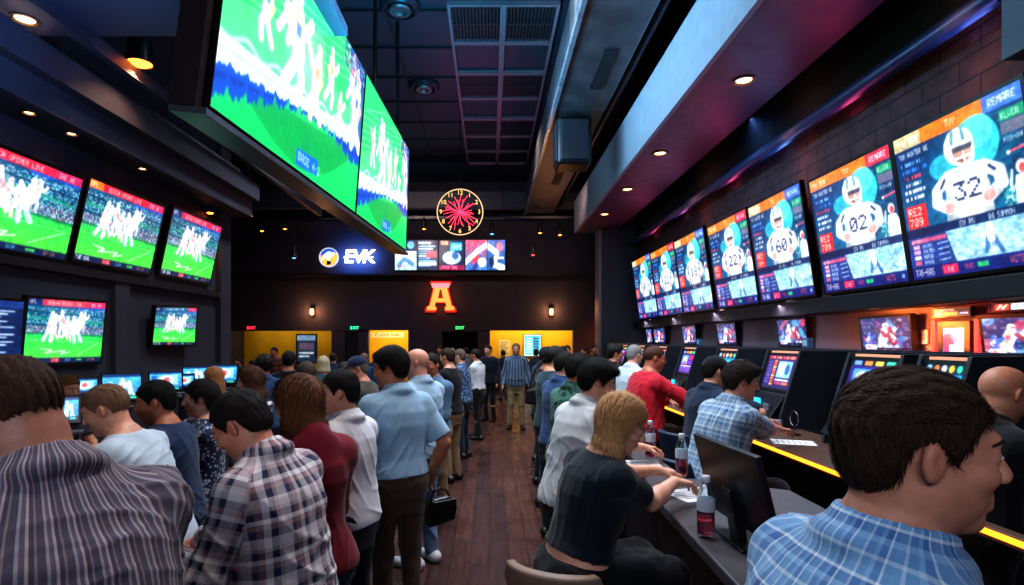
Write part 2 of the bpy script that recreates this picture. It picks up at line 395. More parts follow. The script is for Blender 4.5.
    for k in range(4):
        cv.rect(4, 72.6 + k * 3.5, 10, 75.2 + k * 3.5, ['f0b0c8', 'd8a0e0', 'f8e0f0', 'e06890'][k]); cv.text(13, 72.8 + k * 3.5, 2.4, ['BRUNS', 'DALTEN', 'MERCO', 'VANCE'][k], 'dceaff', .8)
        cv.line([(26, 74 + k * 3.5), (35, 73.6 + k * 3.5)], .35, 'bcd4f8')
    cv.rect(0, 87, 100, 95, '16226c'); cv.text(3, 88.6, 4.6, 'TAS-BAS', 'ffffff', .62); cv.rect(27, 88.2, 40, 93.8, 'e02a58'); cv.text(28.6, 89.5, 3.2, 'LIVE', 'ffd8e0', .75)
    cv.text(45, 89.4, 3.2, 'THRO', 'e04880', .7); cv.rect(55, 89.4, 63, 92.4, '2fc07a'); cv.text(78, 88.8, 4, 'VOTE', 'ff5a6a', .7); cv.ell(95, 91, 1.6, 1.6, '7fb0ff')
    return cv

def art_action(seed=0, nx=80, ny=56):
    r = np.random.default_rng(seed); cv = Cv(100, 70, nx, ny, '14306a')
    cols = ['1d4fa8', 'c02848', '7a2f9a', '2f90c0', '101c48', 'e06070', '58b8d8']
    for k in range(14):
        cv.ell(r.uniform(0, 100), r.uniform(0, 70), r.uniform(8, 22), r.uniform(6, 14), cols[r.integers(len(cols))], .75, r.uniform(0, 3))
    cv.speck(0, 0, 100, 62, ['3060b0', '9ac0e8', 'c04868', '20285a', 'd8d0e8'], 5, 4, seed, .35, .5); fb_player(cv, r.uniform(30, 44), 36, 2.5, 'ece6ea', 'c02848', 'd8dcf0', 3, 1); fb_player(cv, r.uniform(62, 76), 40, 2.1, '8a2040', 'e8e0f0', 'c8d0e8', -2, -1); fb_player(cv, r.uniform(10, 20), 44, 1.5, '3868c0', 'f0f0ff', 'b8c8e8', 1, 1); cv.glow(50, 26, 26, 'ffe8f0', .3)
    cv.rect(0, 62, 100, 70, '121a40'); cv.rect(6, 56, 30, 66, 'f4e8e8'); cv.text(8, 58.5, 5, 'NBL', 'd02040'); cv.text(44, 64, 4, '21 - 17', 'e8f0ff')
    cv.text(78, 3, 5, 'HD', 'ffffff')
    return cv

def art_kiosk(kind=0, nx=80, ny=80):
    cv = Cv(100, 100, nx, ny, '2a1f5c')
    if kind == 0:
        cv.grad(0, 0, 100, 100, '3a2468', '241a54'); cv.rect(0, 2, 100, 12, 'a02858'); cv.speck(4, 4, 96, 10, ['f08050', 'c03060', 'ffd080'], 6, 6, 1, .9, .7)
        for k in range(9): cv.rect(24, 16 + k * 8.5, 36, 22 + k * 8.5, ['ff8a30', 'f0603a', 'ffc050'][k % 3])
        cv.rect(42, 18, 90, 66, '8fc8e8'); cv.ell(60, 42, 12, 20, 'c8ecf8'); cv.ell(76, 42, 8, 16, '2f6ab0'); cv.rect(42, 70, 90, 76, 'd8e4ff'); cv.rect(42, 79, 66, 86, 'c03060'); cv.rect(69, 79, 90, 86, 'f07a50')
        for k in range(7): cv.rect(4, 18 + k * 10, 20, 25 + k * 10, '5a48a0')
    elif kind == 1:
        cv.grad(0, 0, 100, 100, '1a9ac8', '0f78b4'); cv.rect(0, 0, 100, 20, '0c1c3c')
        for k, c in enumerate(('9ad0ff', 'ff8a40', 'e8f0ff', 'ffc040', '40c8a0')): cv.ell(10 + 20 * k, 10, 7, 7, c)
        cv.rect(8, 28, 92, 60, '28c0e0'); cv.poly([(30, 34), (60, 38), (70, 58), (24, 58)], 'd8f4ff', .7); cv.rect(8, 66, 60, 72, 'c8f0ff'); cv.rect(8, 76, 48, 81, '80d8f0'); cv.rect(66, 66, 92, 84, '1560a0'); cv.rect(8, 88, 92, 95, '0c4a80')
    else:
        cv.grad(0, 0, 100, 100, '2a2a90', '401a70'); cv.rect(0, 0, 100, 16, '101838')
        for k, c in enumerate(('7fb0ff', 'ff9a50', 'ffd050', '50d8b0')): cv.rect(5 + 24 * k, 3, 23 + 24 * k, 13, c)
        cv.rect(8, 22, 56, 60, '5aa0e8'); cv.ell(30, 42, 14, 14, 'f8e0e8'); cv.line([(30, 50), (44, 70)], 6, 'e04060'); cv.rect(62, 22, 92, 40, 'd03078'); cv.rect(62, 44, 92, 60, '7838c0')
        for k in range(4): cv.rect(8, 66 + k * 8, 92, 71 + k * 8, ['c8d0ff', '6878d8', '9a60d0', '4858b8'][k])
    return cv

def art_list(nx=60, ny=90):
    cv = Cv(60, 80, nx, ny, '0f2450')
    cv.rect(0, 0, 60, 8, '183a80'); cv.text(18, 2, 4, 'ODDS', 'bcd8ff')
    for k in range(5):
        y = 10 + k * 12; cv.ell(14, y + 5.5, 9, 5, ['e8f0f8', '9ac8e8', 'f0f4f8', '3a7ac0', 'c8e0f0'][k])
        for j in range(3): cv.rect(30, y + 1 + j * 3.4, 54 - 5 * ((k + j) % 3), y + 2.9 + j * 3.4, 'c8dcf8', .85)
    cv.rect(0, 72, 60, 80, 'e8a060'); cv.rect(4, 74, 40, 77, 'fff0d8')
    return cv

def art_terminal(k, nx=56, ny=40):
    cv = Cv(80, 56, nx, ny, '3a98c8')
    cv.grad(0, 0, 80, 56, '58b8dc', '2a78b0'); cv.rect(0, 0, 80, 6, '1a3a70')
    if k % 2 == 0:
        fb_player(cv, 38, 26, 1.7, 'f8f4f0', 'd85050', 'f0e8f0', 2, 1); fb_player(cv, 58, 30, 1.2, 'f4f8ff', '3060c0', 'e8f0ff', -1, -1); cv.ell(16, 30, 10, 14, 'c8ecf8', .7)
    else:
        cv.ell(40, 26, 20, 15, 'e8f4fa'); cv.ell(44, 25, 11, 9, 'b8585c'); cv.rect(48, 10, 70, 40, 'd8f0fa', .5); cv.rect(4, 12, 18, 42, '2860a0')
    cv.rect(0, 47, 80, 56, '152858'); cv.text(4, 49, 4.5, '1-X-2', 'a8d8ff'); cv.rect(50, 49, 72, 54, '40c090')
    return cv

def art_menu(k, nx=64, ny=60):
    cv = Cv(60, 54, nx, ny, '0e2048')
    if k == 0:
        cv.rect(0, 0, 60, 18, '182850'); cv.rect(6, 4, 30, 14, 'c04870'); cv.ell(44, 9, 10, 7, '70b0d8'); cv.grad(0, 20, 60, 54, 'd8ecf4', '9ac8dc'); cv.line([(10, 46), (26, 34), (50, 44)], 4, '5a88b0'); cv.text(8, 46, 5, 'EATS', 'c03050')
    elif k == 1:
        cv.rect(4, 3, 40, 7, 'e8f4ff')
        for j in range(9): cv.rect(4, 10 + j * 4.4, 54 - 8 * (j % 3), 12.6 + j * 4.4, ['8fd0e8', 'e8f4ff', '58a8d0'][j % 3])
        cv.rect(26, 20, 56, 32, 'd04868'); cv.rect(4, 40, 56, 46, 'e8f4ff')
    elif k == 2:
        cv.rect(4, 2, 22, 9, 'f0a080'); cv.rect(26, 4, 54, 20, '28a8b8'); cv.text(30, 8, 8, 'GAME', 'e0ffff', .9); cv.ell(30, 32, 22, 12, 'b8d8ec'); cv.ell(38, 28, 8, 7, '3068a8'); cv.rect(0, 45, 60, 54, '8c1848'); cv.text(4, 46.5, 5.4, 'CHAMPIONS', 'ff9ac0', .95)
    elif k == 3:
        cv.grad(0, 0, 60, 54, 'd8607c', '3878c0'); cv.ell(26, 30, 12, 13, 'e04050'); cv.line([(0, 40), (30, 22), (60, 8)], 5, 'e8f4fa'); cv.line([(20, 54), (44, 34)], 5, '2a4890'); cv.ell(46, 40, 12, 9, 'c8e8f4')
    else:
        cv.grad(0, 0, 60, 54, '6878b8', '1f5890'); cv.line([(4, 12), (34, 24), (22, 44), (54, 50)], 6, 'd8f0f8'); cv.ell(42, 12, 12, 8, 'e08090'); cv.ell(14, 40, 9, 9, '1a3060'); cv.rect(30, 30, 56, 34, 'f0f8ff')
    return cv
# ------------------------------------------------------------------ room shell
def struct(o): o['kind'] = 'structure'; return o
def wallmat(name, col, rough=.75):
    if name in _mc: return _mc[name]
    n = N(name); c = srgb(col); f = n.noise(1.3, 6, .6); r = n.ramp([(.25, tuple(x * .75 for x in c)), (.75, tuple(x * 1.2 for x in c))])
    n.l(f, r.inputs[0]); n.l(r.outputs[0], n.b.inputs['Base Color']); n.b.inputs['Roughness'].default_value = rough
    n.bump(n.noise(90, 3), .12); _mc[name] = n.m; return n.m

def floormat():
    n = N('dark_wood_floor'); tc = n.n('ShaderNodeTexCoord').outputs['Object']
    mp = n.n('ShaderNodeMapping'); mp.inputs['Rotation'].default_value = (0, 0, R(90)); n.l(tc, mp.inputs['Vector'])
    b = n.n('ShaderNodeTexBrick'); b.offset = .37; b.inputs['Scale'].default_value = 1.0
    b.inputs['Brick Width'].default_value = 1.5; b.inputs['Row Height'].default_value = .16; b.inputs['Mortar Size'].default_value = .003
    b.inputs['Color1'].default_value = (*srgb('5c3c36'), 1); b.inputs['Color2'].default_value = (*srgb('402c2e'), 1); b.inputs['Mortar'].default_value = (.004, .003, .003, 1)
    n.l(mp.outputs[0], b.inputs['Vector'])
    g = n.noise(3, 6, .65, tc, stretch=(9, .6, 1)); gr = n.ramp([(.3, (.45, .45, .45)), (.7, (1.3, 1.25, 1.2))]); n.l(g, gr.inputs[0])
    n.l(n.mix(1.0, b.outputs['Color'], gr.outputs[0], 'MULTIPLY'), n.b.inputs['Base Color'])
    rr = n.ramp([(.3, (.22,) * 3), (.7, (.42,) * 3)]); n.l(n.noise(2.2, 4, .6, tc), rr.inputs[0]); n.l(rr.outputs[0], n.b.inputs['Roughness'])
    n.bump(b.outputs['Fac'], .25, .004); return n.m

def brickmat():
    n = N('dark_brick'); tc = n.n('ShaderNodeTexCoord').outputs['Object']
    sx = n.n('ShaderNodeSeparateXYZ'); n.l(tc, sx.inputs[0]); cb = n.n('ShaderNodeCombineXYZ'); n.l(sx.outputs['Y'], cb.inputs['X']); n.l(sx.outputs['Z'], cb.inputs['Y'])
    b = n.n('ShaderNodeTexBrick'); b.inputs['Scale'].default_value = 1; b.inputs['Brick Width'].default_value = .42; b.inputs['Row Height'].default_value = .2; b.inputs['Mortar Size'].default_value = .008
    b.inputs['Color1'].default_value = (*srgb('4a3034'), 1); b.inputs['Color2'].default_value = (*srgb('553636'), 1); b.inputs['Mortar'].default_value = (*srgb('1c1519'), 1)
    n.l(cb.outputs[0], b.inputs['Vector'])
    g = n.noise(5, 5); gr = n.ramp([(.3, (.6,) * 3), (.7, (1.25,) * 3)]); n.l(g, gr.inputs[0])
    n.l(n.mix(1.0, b.outputs['Color'], gr.outputs[0], 'MULTIPLY'), n.b.inputs['Base Color']); n.b.inputs['Roughness'].default_value = .8
    n.bump(b.outputs['Fac'], .4, .01); return n.m

M_wall = wallmat('plum_grey_wall', '3a3640'); M_wall2 = wallmat('slate_wall', '3b3a45'); M_dark = pmat('matte_black', '15151a', .6)
M_ceil = wallmat('dark_ceiling', '1a2e3c', .5); M_soff = pmat('glossy_plum_soffit', '4a3048', .46, coat=.0)
M_fascia = pmat('pale_fascia', '8a929c', .6); M_steel = pmat('galvanised_steel', '7a7a80', .42, .85, .2, 3)
M_beam = pmat('bulkhead_grey', '4a4a55', .5); M_bezel = pmat('black_bezel', '0b0b0e', .35); M_yellow = wallmat('yellow_paint', 'e0b010', .6)
M_pipe = pmat('dark_pipe', '3c4450', .35, .7); M_frame = pmat('grid_frame', '86707a', .5, .2); M_vent = pmat('vent_slats', '30383e', .5, .4)

struct(MB().box(-10, 6, -4, 24, -.2, 0).build('floor', floormat()))
struct(MB().box(-10, 6, -4, 24, 7.3, 7.5).build('ceiling', M_ceil))
# left wall: a lower screen bay, a pilaster, then it opens at y 10.7
w = MB().box(-5.3, -5.05, -4, 10.7, 0, 7.3).box(-5.05, -4.98, 7.45, 7.75, 0, 2.65).box(-5.05, -4.95, 10.3, 10.7, 0, 7.3)
struct(w.build('wall_left', M_wall2))
struct(MB().box(-5.05, -4.55, -4, 10.7, 4.15, 4.45).box(-5.05, -4.4, -4, 10.7, 4.45, 4.75).build('trim_1', M_beam))
struct(MB().box(-4.3, -4.2, -4, 14, 4.9, 5.05).build('trim_2', M_beam))
struct(MB().box(-5.05, -4.95, -4, 10.3, 2.58, 2.68).build('trim_3', M_dark))
# far-left return + back wall with its three openings
struct(MB().box(-9.6, -9.35, 10.5, 24, 0, 7.3).build('wall_far_left', M_wall))
struct(MB().box(-9.6, -5.3, 10.45, 10.7, 0, 7.3).build('wall_inner_left', M_wall))
YB = 19.5
holes = [(-9.1, -5.52, 2.12), (-5.05, -4.6, 2.12), (-4.25, -2.85, 2.14), (-1.67, -.42, 2.1), (0, 2.9, 2.13)]
w = MB(); x = -9.6
for (a, b, z) in holes:
    w.box(x, a, YB, YB + .25, 0, z); x = b
w.box(x, 4.4, YB, YB + .25, 0, 2.1)
for (a, b, z) in holes: w.box(a, b, YB, YB + .25, z, 2.4)
ps = [(-9.6, -9.1)] + [(holes[i][1], holes[i + 1][0]) for i in range(4)] + [(2.9, 4.4)]
for a, b in ps: w.box(a, b, YB, YB + .25, 2.1, 2.4)
w.box(-9.6, 4.4, YB, YB + .25, 2.4, 7.3)
struct(w.build('wall_back', M_wall))
struct(MB().box(-9.6, 4.4, YB - .45, YB - .02, 4.06, 5.85).build('wall_back_upper', M_wall))
struct(MB().box(-9.6, 4.4, 17.56, 17.86, 5.95, 6.45).build('beam', M_beam))
struct(MB().box(-9.6, 4.4, YB - .5, YB - .02, 4.0, 4.06).build('trim_4', M_dark))
# lit back rooms seen through the openings
struct(MB().box(-9.6, -5.3, 21.3, 21.4, 0, 2.6).box(-5.4, -5.3, YB + .25, 21.3, 0, 2.6).box(-9.6, -5.3, YB + .25, 21.4, 2.5, 2.6).build('wall_yellow_left', M_yellow))
struct(MB().box(-4.6, -2.5, 21.3, 21.4, 0, 2.6).box(-4.7, -4.6, YB + .25, 21.3, 0, 2.6).box(-2.6, -2.5, YB + .25, 21.3, 0, 2.6).box(-4.7, -2.5, YB + .25, 21.4, 2.5, 2.6).build('wall_yellow_middle', M_yellow))
struct(MB().box(-.3, 3.4, 21.3, 21.4, 0, 2.6).box(-.35, -.25, YB + .25, 21.3, 0, 2.6).box(3.3, 3.4, YB + .25, 21.3, 0, 2.6).box(-.35, 3.4, YB + .25, 21.4, 2.5, 2.6).build('wall_yellow_right', M_yellow))
struct(MB().box(-2.5, -.35, 21.3, 21.4, 0, 2.6).build('wall_dark_passage', M_dark))
d = struct(MB().box(-5.03, -4.62, YB + .1, YB + .16, .02, 2.1).build('door_1', M_dark, bevel=.01)); MB().cyl((-4.7, YB + .08, 1.02), (-4.7, YB + .04, 1.02), .03).cyl((-4.7, YB + .04, 1.02), (-4.83, YB + .04, 1.02), .015).build('door_handle', M_steel, d, smooth=True)
# right wall: recessed lower wall, display wall above it, brick above that
struct(MB().box(4.3, 4.5, -4, 15.3, 0, 2.2).build('wall_right', wallmat('taupe_wall', '6a5f66')))
struct(MB().box(4.05, 4.5, -4, 15.3, 2.2, 7.3).build('wall_right_upper', brickmat()))
struct(MB().box(3.92, 4.3, -4, 15.3, 2.12, 2.3).build('trim_5', M_dark, bevel=.01))
struct(MB().box(3.05, 4.5, 15.3, 15.9, 0, 7.3).build('column', M_wall2))
struct(MB().box(2.98, 3.05, 15.32, 15.9, 0, 7.3).build('trim_6', pmat('grey_trim', '77757c', .5)))
struct(MB().box(4.2, 4.4, 15.9, 24, 0, 7.3).build('wall_far_right', wallmat('rust_wall', '6a4038')))
struct(MB().box(3.7, 4.05, 3.1, 4.05, 3.82, 7.3).build('pillar', pmat('pillar_blue', '55606c', .6)))
# soffit on the right: glossy plum underside, pale fascia
struct(MB().box(2.42, 3.49, -4, 15.7, 4.8, 4.9).build('ceiling_soffit', M_soff))
struct(MB().box(2.36, 2.42, -4, 15.7, 4.795, 5.68).build('trim_7', M_fascia))
struct(MB().box(3.4, 3.49, -4, 15.7, 4.9, 5.9).build('trim_8', M_dark))
# dropped flat ceiling panel, near left
struct(MB().box(-5.05, -1.5, -4, 5.9, 5.0, 5.1).build('ceiling_drop', pmat('drop_panel', '45465a', .45)))
MBs = MB()
# ceiling panel seams (left of vents)
s = MB()
for x in (-1.75, -2.95, -4.15): s.box(x - .02, x + .02, 6, 17.2, 7.27, 7.3)
for k in range(9): s.box(-4.9, -.72, 6.9 + 1.2 * k, 6.94 + 1.2 * k, 7.27, 7.3)
struct(s.build('trim_9', pmat('seam_grey', '10161c', .5)))

def tagged(o, label, cat, group=None): return tag(o, label, cat, group)

# ------------------------------------------------------------------ ceiling vent grid: each tile a thing
ordn = ['first', 'second', 'third', 'fourth', 'fifth', 'sixth', 'seventh', 'eighth', 'ninth', 'tenth', 'eleventh', 'twelfth']
tiles = []
for r_ in range(7):
    y0 = 9.05 + 1.18 * r_
    for c_ in range(2):
        x0 = -.7 + .92 * c_
        grille = r_ in (0, 2, 4, 5) 
        t = empty('ceiling_vent' if grille else 'ceiling_tile', (x0 + .46, y0 + .59, 7.24))
        f = MB(); a, b = .46, .59
        f.box(-a, a, -b, -b + .05, -.03, .05).box(-a, a, b - .05, b, -.03, .05).box(-a, -a + .05, -b + .05, b - .05, -.03, .05).box(a - .05, a, -b + .05, b - .05, -.03, .05)
        f.build('frame', M_frame, t)
        if grille:
            g = MB()
            for k in range(14): g.box(-a + .06 + k * .058, -a + .085 + k * .058, -b + .05, b - .05, -.01, .03)
            g.box(-a + .05, a - .05, -.015, .015, -.015, .03)
            g.build('grille', M_vent, t)
        MB().box(-a + .05, a - .05, -b + .05, b - .05, .035, .05).build('backing' if grille else 'panel', M_dark if grille else M_ceil, t)
        tag(t, f"{'slatted dark ceiling vent' if grille else 'plain dark ceiling tile'} in {ordn[r_]} row of grid, {'left' if c_ == 0 else 'duct side'} column", 'vent' if grille else 'ceiling tile', 'tiles of the ceiling vent grid')

def round_vent(px, py, label):
    x, y, z = at(px, py, 5.44 * FPX / (VY - py)); t = empty('round_ceiling_diffuser', (x, y, 7.29))
    MB().lathe([(.34, 0), (.34, -.03), (.28, -.09), (.25, -.09), (.25, -.03), (.2, -.03), (.2, 0)], n=32).build('outer_ring', M_pipe, t, True)
    MB().lathe([(.16, 0), (.19, -.08), (.17, -.11), (.1, -.11), (.08, -.07), (.02, -.07)], n=28).build('inner_cone', M_steel, t, True)
    tag(t, label, 'vent', 'round diffusers'); return t
round_vent(400, 9, 'round ceiling diffuser nearest the top edge, above the big hanging screen')
round_vent(424, 88, 'round ceiling diffuser further along, right of the big hanging screen')

# duct, speaker, pipes
t = empty('air_duct', (0, 0, 0))
MB().box(1.1, 2.0, 3, 17.5, 5.75, 6.5).build('duct_body', M_steel, t, bevel=.04)
MB().box(1.06, 1.12, 3, 17.52, 5.7, 5.8).build('edge_highlight', pmat('duct_edge_highlight', 'a8b4c0', .3, .8), t)  # pale strip paints the light caught on the duct's lower edge
for k in range(3): MB().box(1.55, 1.75, 7.6 + k * 2.7, 8.8 + k * 2.7, 5.735, 5.75).build('slot', M_dark, t)
tag(t, 'long square galvanised air duct hung under the dark ceiling', 'air duct')
t = empty('duct_speaker', (1.47, 10, 5.295))
MB().box(-.3, .3, -.28, .28, -.43, .4).build('speaker_body', M_bezel, t, bevel=.05)
MB().box(-.32, -.3, -.22, .22, -.36, .34).build('side_grille', pmat('grille_grey', '22262c', .5, .3), t, bevel=.01)
MB().box(-.24, .24, -.3, -.28, -.36, .34).build('front_grille', pmat('grille_grey', '22262c', .5, .3), t, bevel=.01)
MB().cyl((0, 0, .4), (0, 0, .448), .05).build('ceiling_mount', M_steel, t)
tag(t, 'black loudspeaker box hanging under the air duct', 'speaker')
tag(MB().tube([(2.12, 2, 5.9), (2.12, 17, 5.9)], .07, 12).build('ceiling_conduit', M_pipe, smooth=True), 'thin dark conduit running beside the air duct', 'pipe')
tag(MB().tube([(3.84, 4.2, 4.42), (3.84, 15.2, 4.42)], .085, 14).build('ceiling_pipe', pmat('blue_lit_pipe', '2a4266', .35, .3), smooth=True), 'thick blue lit pipe along the brick wall above the displays', 'pipe')  # blue light is put into this pipe's colour
tag(MB().tube([(-4.7, 6.1, 4.92), (-4.7, 10.4, 4.92)], .07, 12).build('ceiling_pipe', M_steel, smooth=True), 'pale pipe along the bulkhead above the left televisions', 'pipe')

# ------------------------------------------------------------------ light fixtures
M_glow = emat('warm_lamp', 'ffb070', 9.0); M_ring = pmat('lamp_trim', '55504e', .4, .5); M_glo = emat('orange_lamp', 'ff7a28', 8.0)
def downlight(p, label, group, r=.11, power=0, col=(1, .75, .55), size=110):
    t = empty('recessed_downlight', p)
    MB().lathe([(r, .0), (r * 1.02, -.012), (r * .8, -.018), (r * .76, 0)], n=24).build('trim_ring', M_ring, t, True)
    MB().lathe([(r * .76, .004), (r * .4, -.01), (r * .02, -.012)], n=20).build('bulb', M_glow, t, True)
    tag(t, label, 'downlight', group)
    if power: spot(p[0], p[1], p[2] - .06, power, col, size)
def spot(x, y, z, power, col, size=110, tgt=None, blend=.8, rad=.05):
    ld = bpy.data.lights.new('lamp', 'SPOT'); ld.energy = power; ld.color = col; ld.spot_size = R(size); ld.spot_blend = blend; ld.shadow_soft_size = rad
    o = bpy.data.objects.new('lamp', ld); C.objects.link(o); o.location = (x, y, z)
    if tgt is not None: o.rotation_euler = (Vector(tgt) - Vector((x, y, z))).to_track_quat('-Z', 'Y').to_euler()
    return o
def area(x, y, z, sx, sy, power, col, tgt=None):
    ld = bpy.data.lights.new('lamp', 'AREA'); ld.shape = 'RECTANGLE'; ld.size = sx; ld.size_y = sy; ld.energy = power; ld.color = col
    o = bpy.data.objects.new('lamp', ld); C.objects.link(o); o.location = (x, y, z)
    if tgt is not None: o.rotation_euler = (Vector(tgt) - Vector((x, y, z))).to_track_quat('-Z', 'Y').to_euler()
    return o
for k, (px, py) in enumerate(((727, 80), (660, 153), (622, 189), (601, 214))):
    d = 3.0 * FPX / (VY - py); downlight((2.93 if k == 0 else 2.73, d, 4.798), f'warm recessed downlight, {ordn[k]} along the plum soffit', 'downlights in the right soffit', .13, 60)
x, y, z = at(25, 19, 3.2 * FPX / 321); downlight((x, y, 4.998), 'warm recessed downlight in the dropped ceiling panel, top left corner', None, .13, 80)
for k, (px, py) in enumerate(((35, 112), (103, 133), (170, 168))):
    d = 2.35 * FPX / (VY - py); downlight((-4.75, d, 4.149), f'small warm downlight, {ordn[k]} along the bulkhead over the left televisions', 'downlights in the left bulkhead', .07, 12)
def track_spot(px, py, d, label, mat=M_glo, r=.09, ztop=7.3, power=30, col=(1, .55, .3), n='track_spotlight'):
    x, y, z = at(px, py, d); t = empty(n, (x, y, z)); ztop = 5.74 if 1.0 < x < 2.05 and ztop > 6 else ztop
    MB().lathe([(r * .7, .34), (r * 1.0, .26), (r * 1.15, .0), (r * 1.05, 0), (r * .9, .2), (.01, .22)], n=20).build('lamp_can', M_bezel, t, True)
    MB().lathe([(r, .012), (r * .7, -.012), (.01, -.02)], n=18).build('bulb', mat, t, True)
    MB().cyl((0, 0, min(.33, ztop - z - .1)), (0, 0, ztop - z), .009, n=8).build('drop_rod', M_bezel, t)
    tag(t, label, 'spotlight')
    if power: spot(x, y, z - .05, power, col, 120)
track_spot(140, 64, 6.6, 'black can spotlight hanging near the big hanging screen, lit orange', r=.13, power=60)
M_or = emat('sodium_lamp', 'ff6a20', 14.0); M_red = emat('red_lamp', 'ff2a30', 10.0); M_bl = emat('blue_lamp', '50a0ff', 4.0)
for px, py, d, m, lab in ((210, 213, 9.9, M_or, 'glowing orange pendant spotlight beside the left television row'), (250, 216, 14.5, M_or, 'glowing orange spotlight second from the left televisions'), (285, 229, 17, M_glo, 'dim orange ceiling spotlight above the round team emblem, on its left'), (262, 231, 17, M_glo, 'faint orange ceiling spotlight nearest to the left wall end'),
        (533, 255, 17, M_red, 'red glowing spotlight right of the menu boards'), (540, 233, 17, M_glo, 'small orange ceiling spotlight above the red spotlight'), (560, 235, 17, M_glo, 'small orange ceiling spotlight right of the red spotlight'), (424, 229, 17, M_glo, 'small warm spotlight left of the neon clock'), (294, 258, 17, M_bl, 'tiny blue ceiling spot left of the round emblem'), (492, 234, 17, M_bl, 'tiny bluish ceiling spot right of the neon clock')):
    track_spot(px, py, d, lab, m, .06, ztop=5.48 if d == 17 else 7.3, power=(25 if m in (M_or, M_red) else 0), col=(1, .1, .1) if m is M_red else (1, .5, .25))
for px, lab in ((313, 'left warm wall sconce on the back wall, below the round emblem'), (551, 'right warm wall sconce on the back wall, above the yellow counter opening')):
    x, y, z = at(px, 312, YB); t = empty('wall_sconce', (x, YB - .12, z))
    MB().box(-.06, .06, .08, .12, -.12, .12).build('back_plate', M_bezel, t, bevel=.01)
    MB().lathe([(.04, -.11), (.065, -.08), (.065, .08), (.04, .11)], n=16).build('lamp_shade', emat('sconce_glow', 'ff9a50', 7.0), t, True)
    MB().lathe([(.05, .11), (.08, .12), (.05, .16), (.02, .17)], n=16).build('cap', M_bezel, t, True)
    tag(t, lab, 'wall lamp'); pl = bpy.data.lights.new('lamp', 'POINT'); pl.energy = 26; pl.color = (1, .45, .2); pl.shadow_soft_size = .08; o = bpy.data.objects.new('lamp', pl); C.objects.link(o); o.location = (x, YB - .28, z + .02)

# ------------------------------------------------------------------ displays
S_tv = screen_mat('tv_picture', .92); S_card = screen_mat('card_picture', 1.0); S_big = screen_mat('wall_picture', .95); S_small = screen_mat('small_picture', 1.05)
def display(name, P, cv, mat, label, cat, group=None, bez=.03, thick=.07, extra=None):
    """P: tl tr br bl corners of the lit picture seen from the front"""
    tl, tr, br, bl = [Vector(p) for p in P]; c = (tl + tr + br + bl) / 4
    u = (tr - tl).normalized(); v = (tl - bl).normalized(); n = u.cross(v).normalized()
    t = empty(name, c); L = [p - c for p in (tl, tr, br, bl)]
    o = [L[0] + (-u + v) * bez, L[1] + (u + v) * bez, L[2] + (u - v) * bez, L[3] + (-u - v) * bez]
    m = MB(); nb = n * -thick; f = n * .004
    m.hexa([p + nb for p in (o[3], o[2], o[1], o[0])], [p - n * .004 for p in (o[3], o[2], o[1], o[0])]); m.build('casing', M_bezel, t)
    b = MB()
    for i in range(4):
        j = (i + 1) % 4; b.hexa([o[i] - n * .004, o[j] - n * .004, L[j] - n * .004, L[i] - n * .004], [o[i] + n * .008, o[j] + n * .008, L[j] + n * .008, L[i] + n * .008])
    b.build('bezel', M_bezel, t)
    screen_mesh('screen', cv, [p + n * .002 for p in L], mat, t)
    if extra: extra(t, L, u, v, n)
    tag(t, label, cat, group); return t
def arm_mount(depth):
    def f(t, L, u, v, n):
        m = MB(); c = -n * .07; m.cyl(c, c + Vector((math.copysign(depth, -n.x) if abs(n.x) > .5 else 0, 0, 0)), .05); m.build('wall_mount', M_bezel, t)
    return f
def back_mount(t, L, u, v, n): MB().cyl((0, .07, 0), (0, .18, 0), .04).build('wall_mount', M_bezel, t)
# upper-left televisions, tilted down
for k, (y0, y1) in enumerate(((4.95, 6.58), (6.71, 8.22), (8.48, 9.98))):
    zb, zt = 2.74 + .035 * k, 3.68 + .06 * k; tb, tt = -5.0, -4.785
    y0b, y1b = y0, y1
    display('wall_television', [(tt, y0, zt), (tt, y1, zt), (tb, y1, zb), (tb, y0, zb)], art_match(3 + k * 5, ['e02848', 'c8203c', 'd82a50'][k], teal=(k != 1)), S_tv,
            ['large wall television at the left picture edge, upper row', 'large wall television in the middle of the upper left row', 'large wall television furthest along the upper left row'][k] + ', football match', 'television', 'upper left televisions', .04, .06, arm_mount(.08))
display('wall_television', [(-4.93, 4.9, 2.2), (-4.93, 5.92, 2.2), (-4.97, 5.92, 1.5), (-4.97, 4.9, 1.5)], art_list(), S_small, 'lower wall screen listing odds at the left picture edge', 'television', None, .03, .05)
display('wall_television', [(-4.93, 5.98, 2.25), (-4.93, 7.18, 2.27), (-5.0, 7.18, 1.53), (-5.0, 5.98, 1.55)], art_match(21, 'd04058', nx=150, ny=84, teal=True), S_tv, 'lower left television showing football above the seated bettors', 'television', None, .03, .05)
display('wall_television', [(-4.9, 8.22, 2.28), (-4.86, 9.28, 2.33), (-4.9, 9.28, 1.72), (-4.96, 8.22, 1.73)], art_match(31, '1a6a90', nx=90, ny=54, teal=True), S_tv, 'small television on the pilaster below the far upper left television', 'television', None, .03, .05, arm_mount(.1))
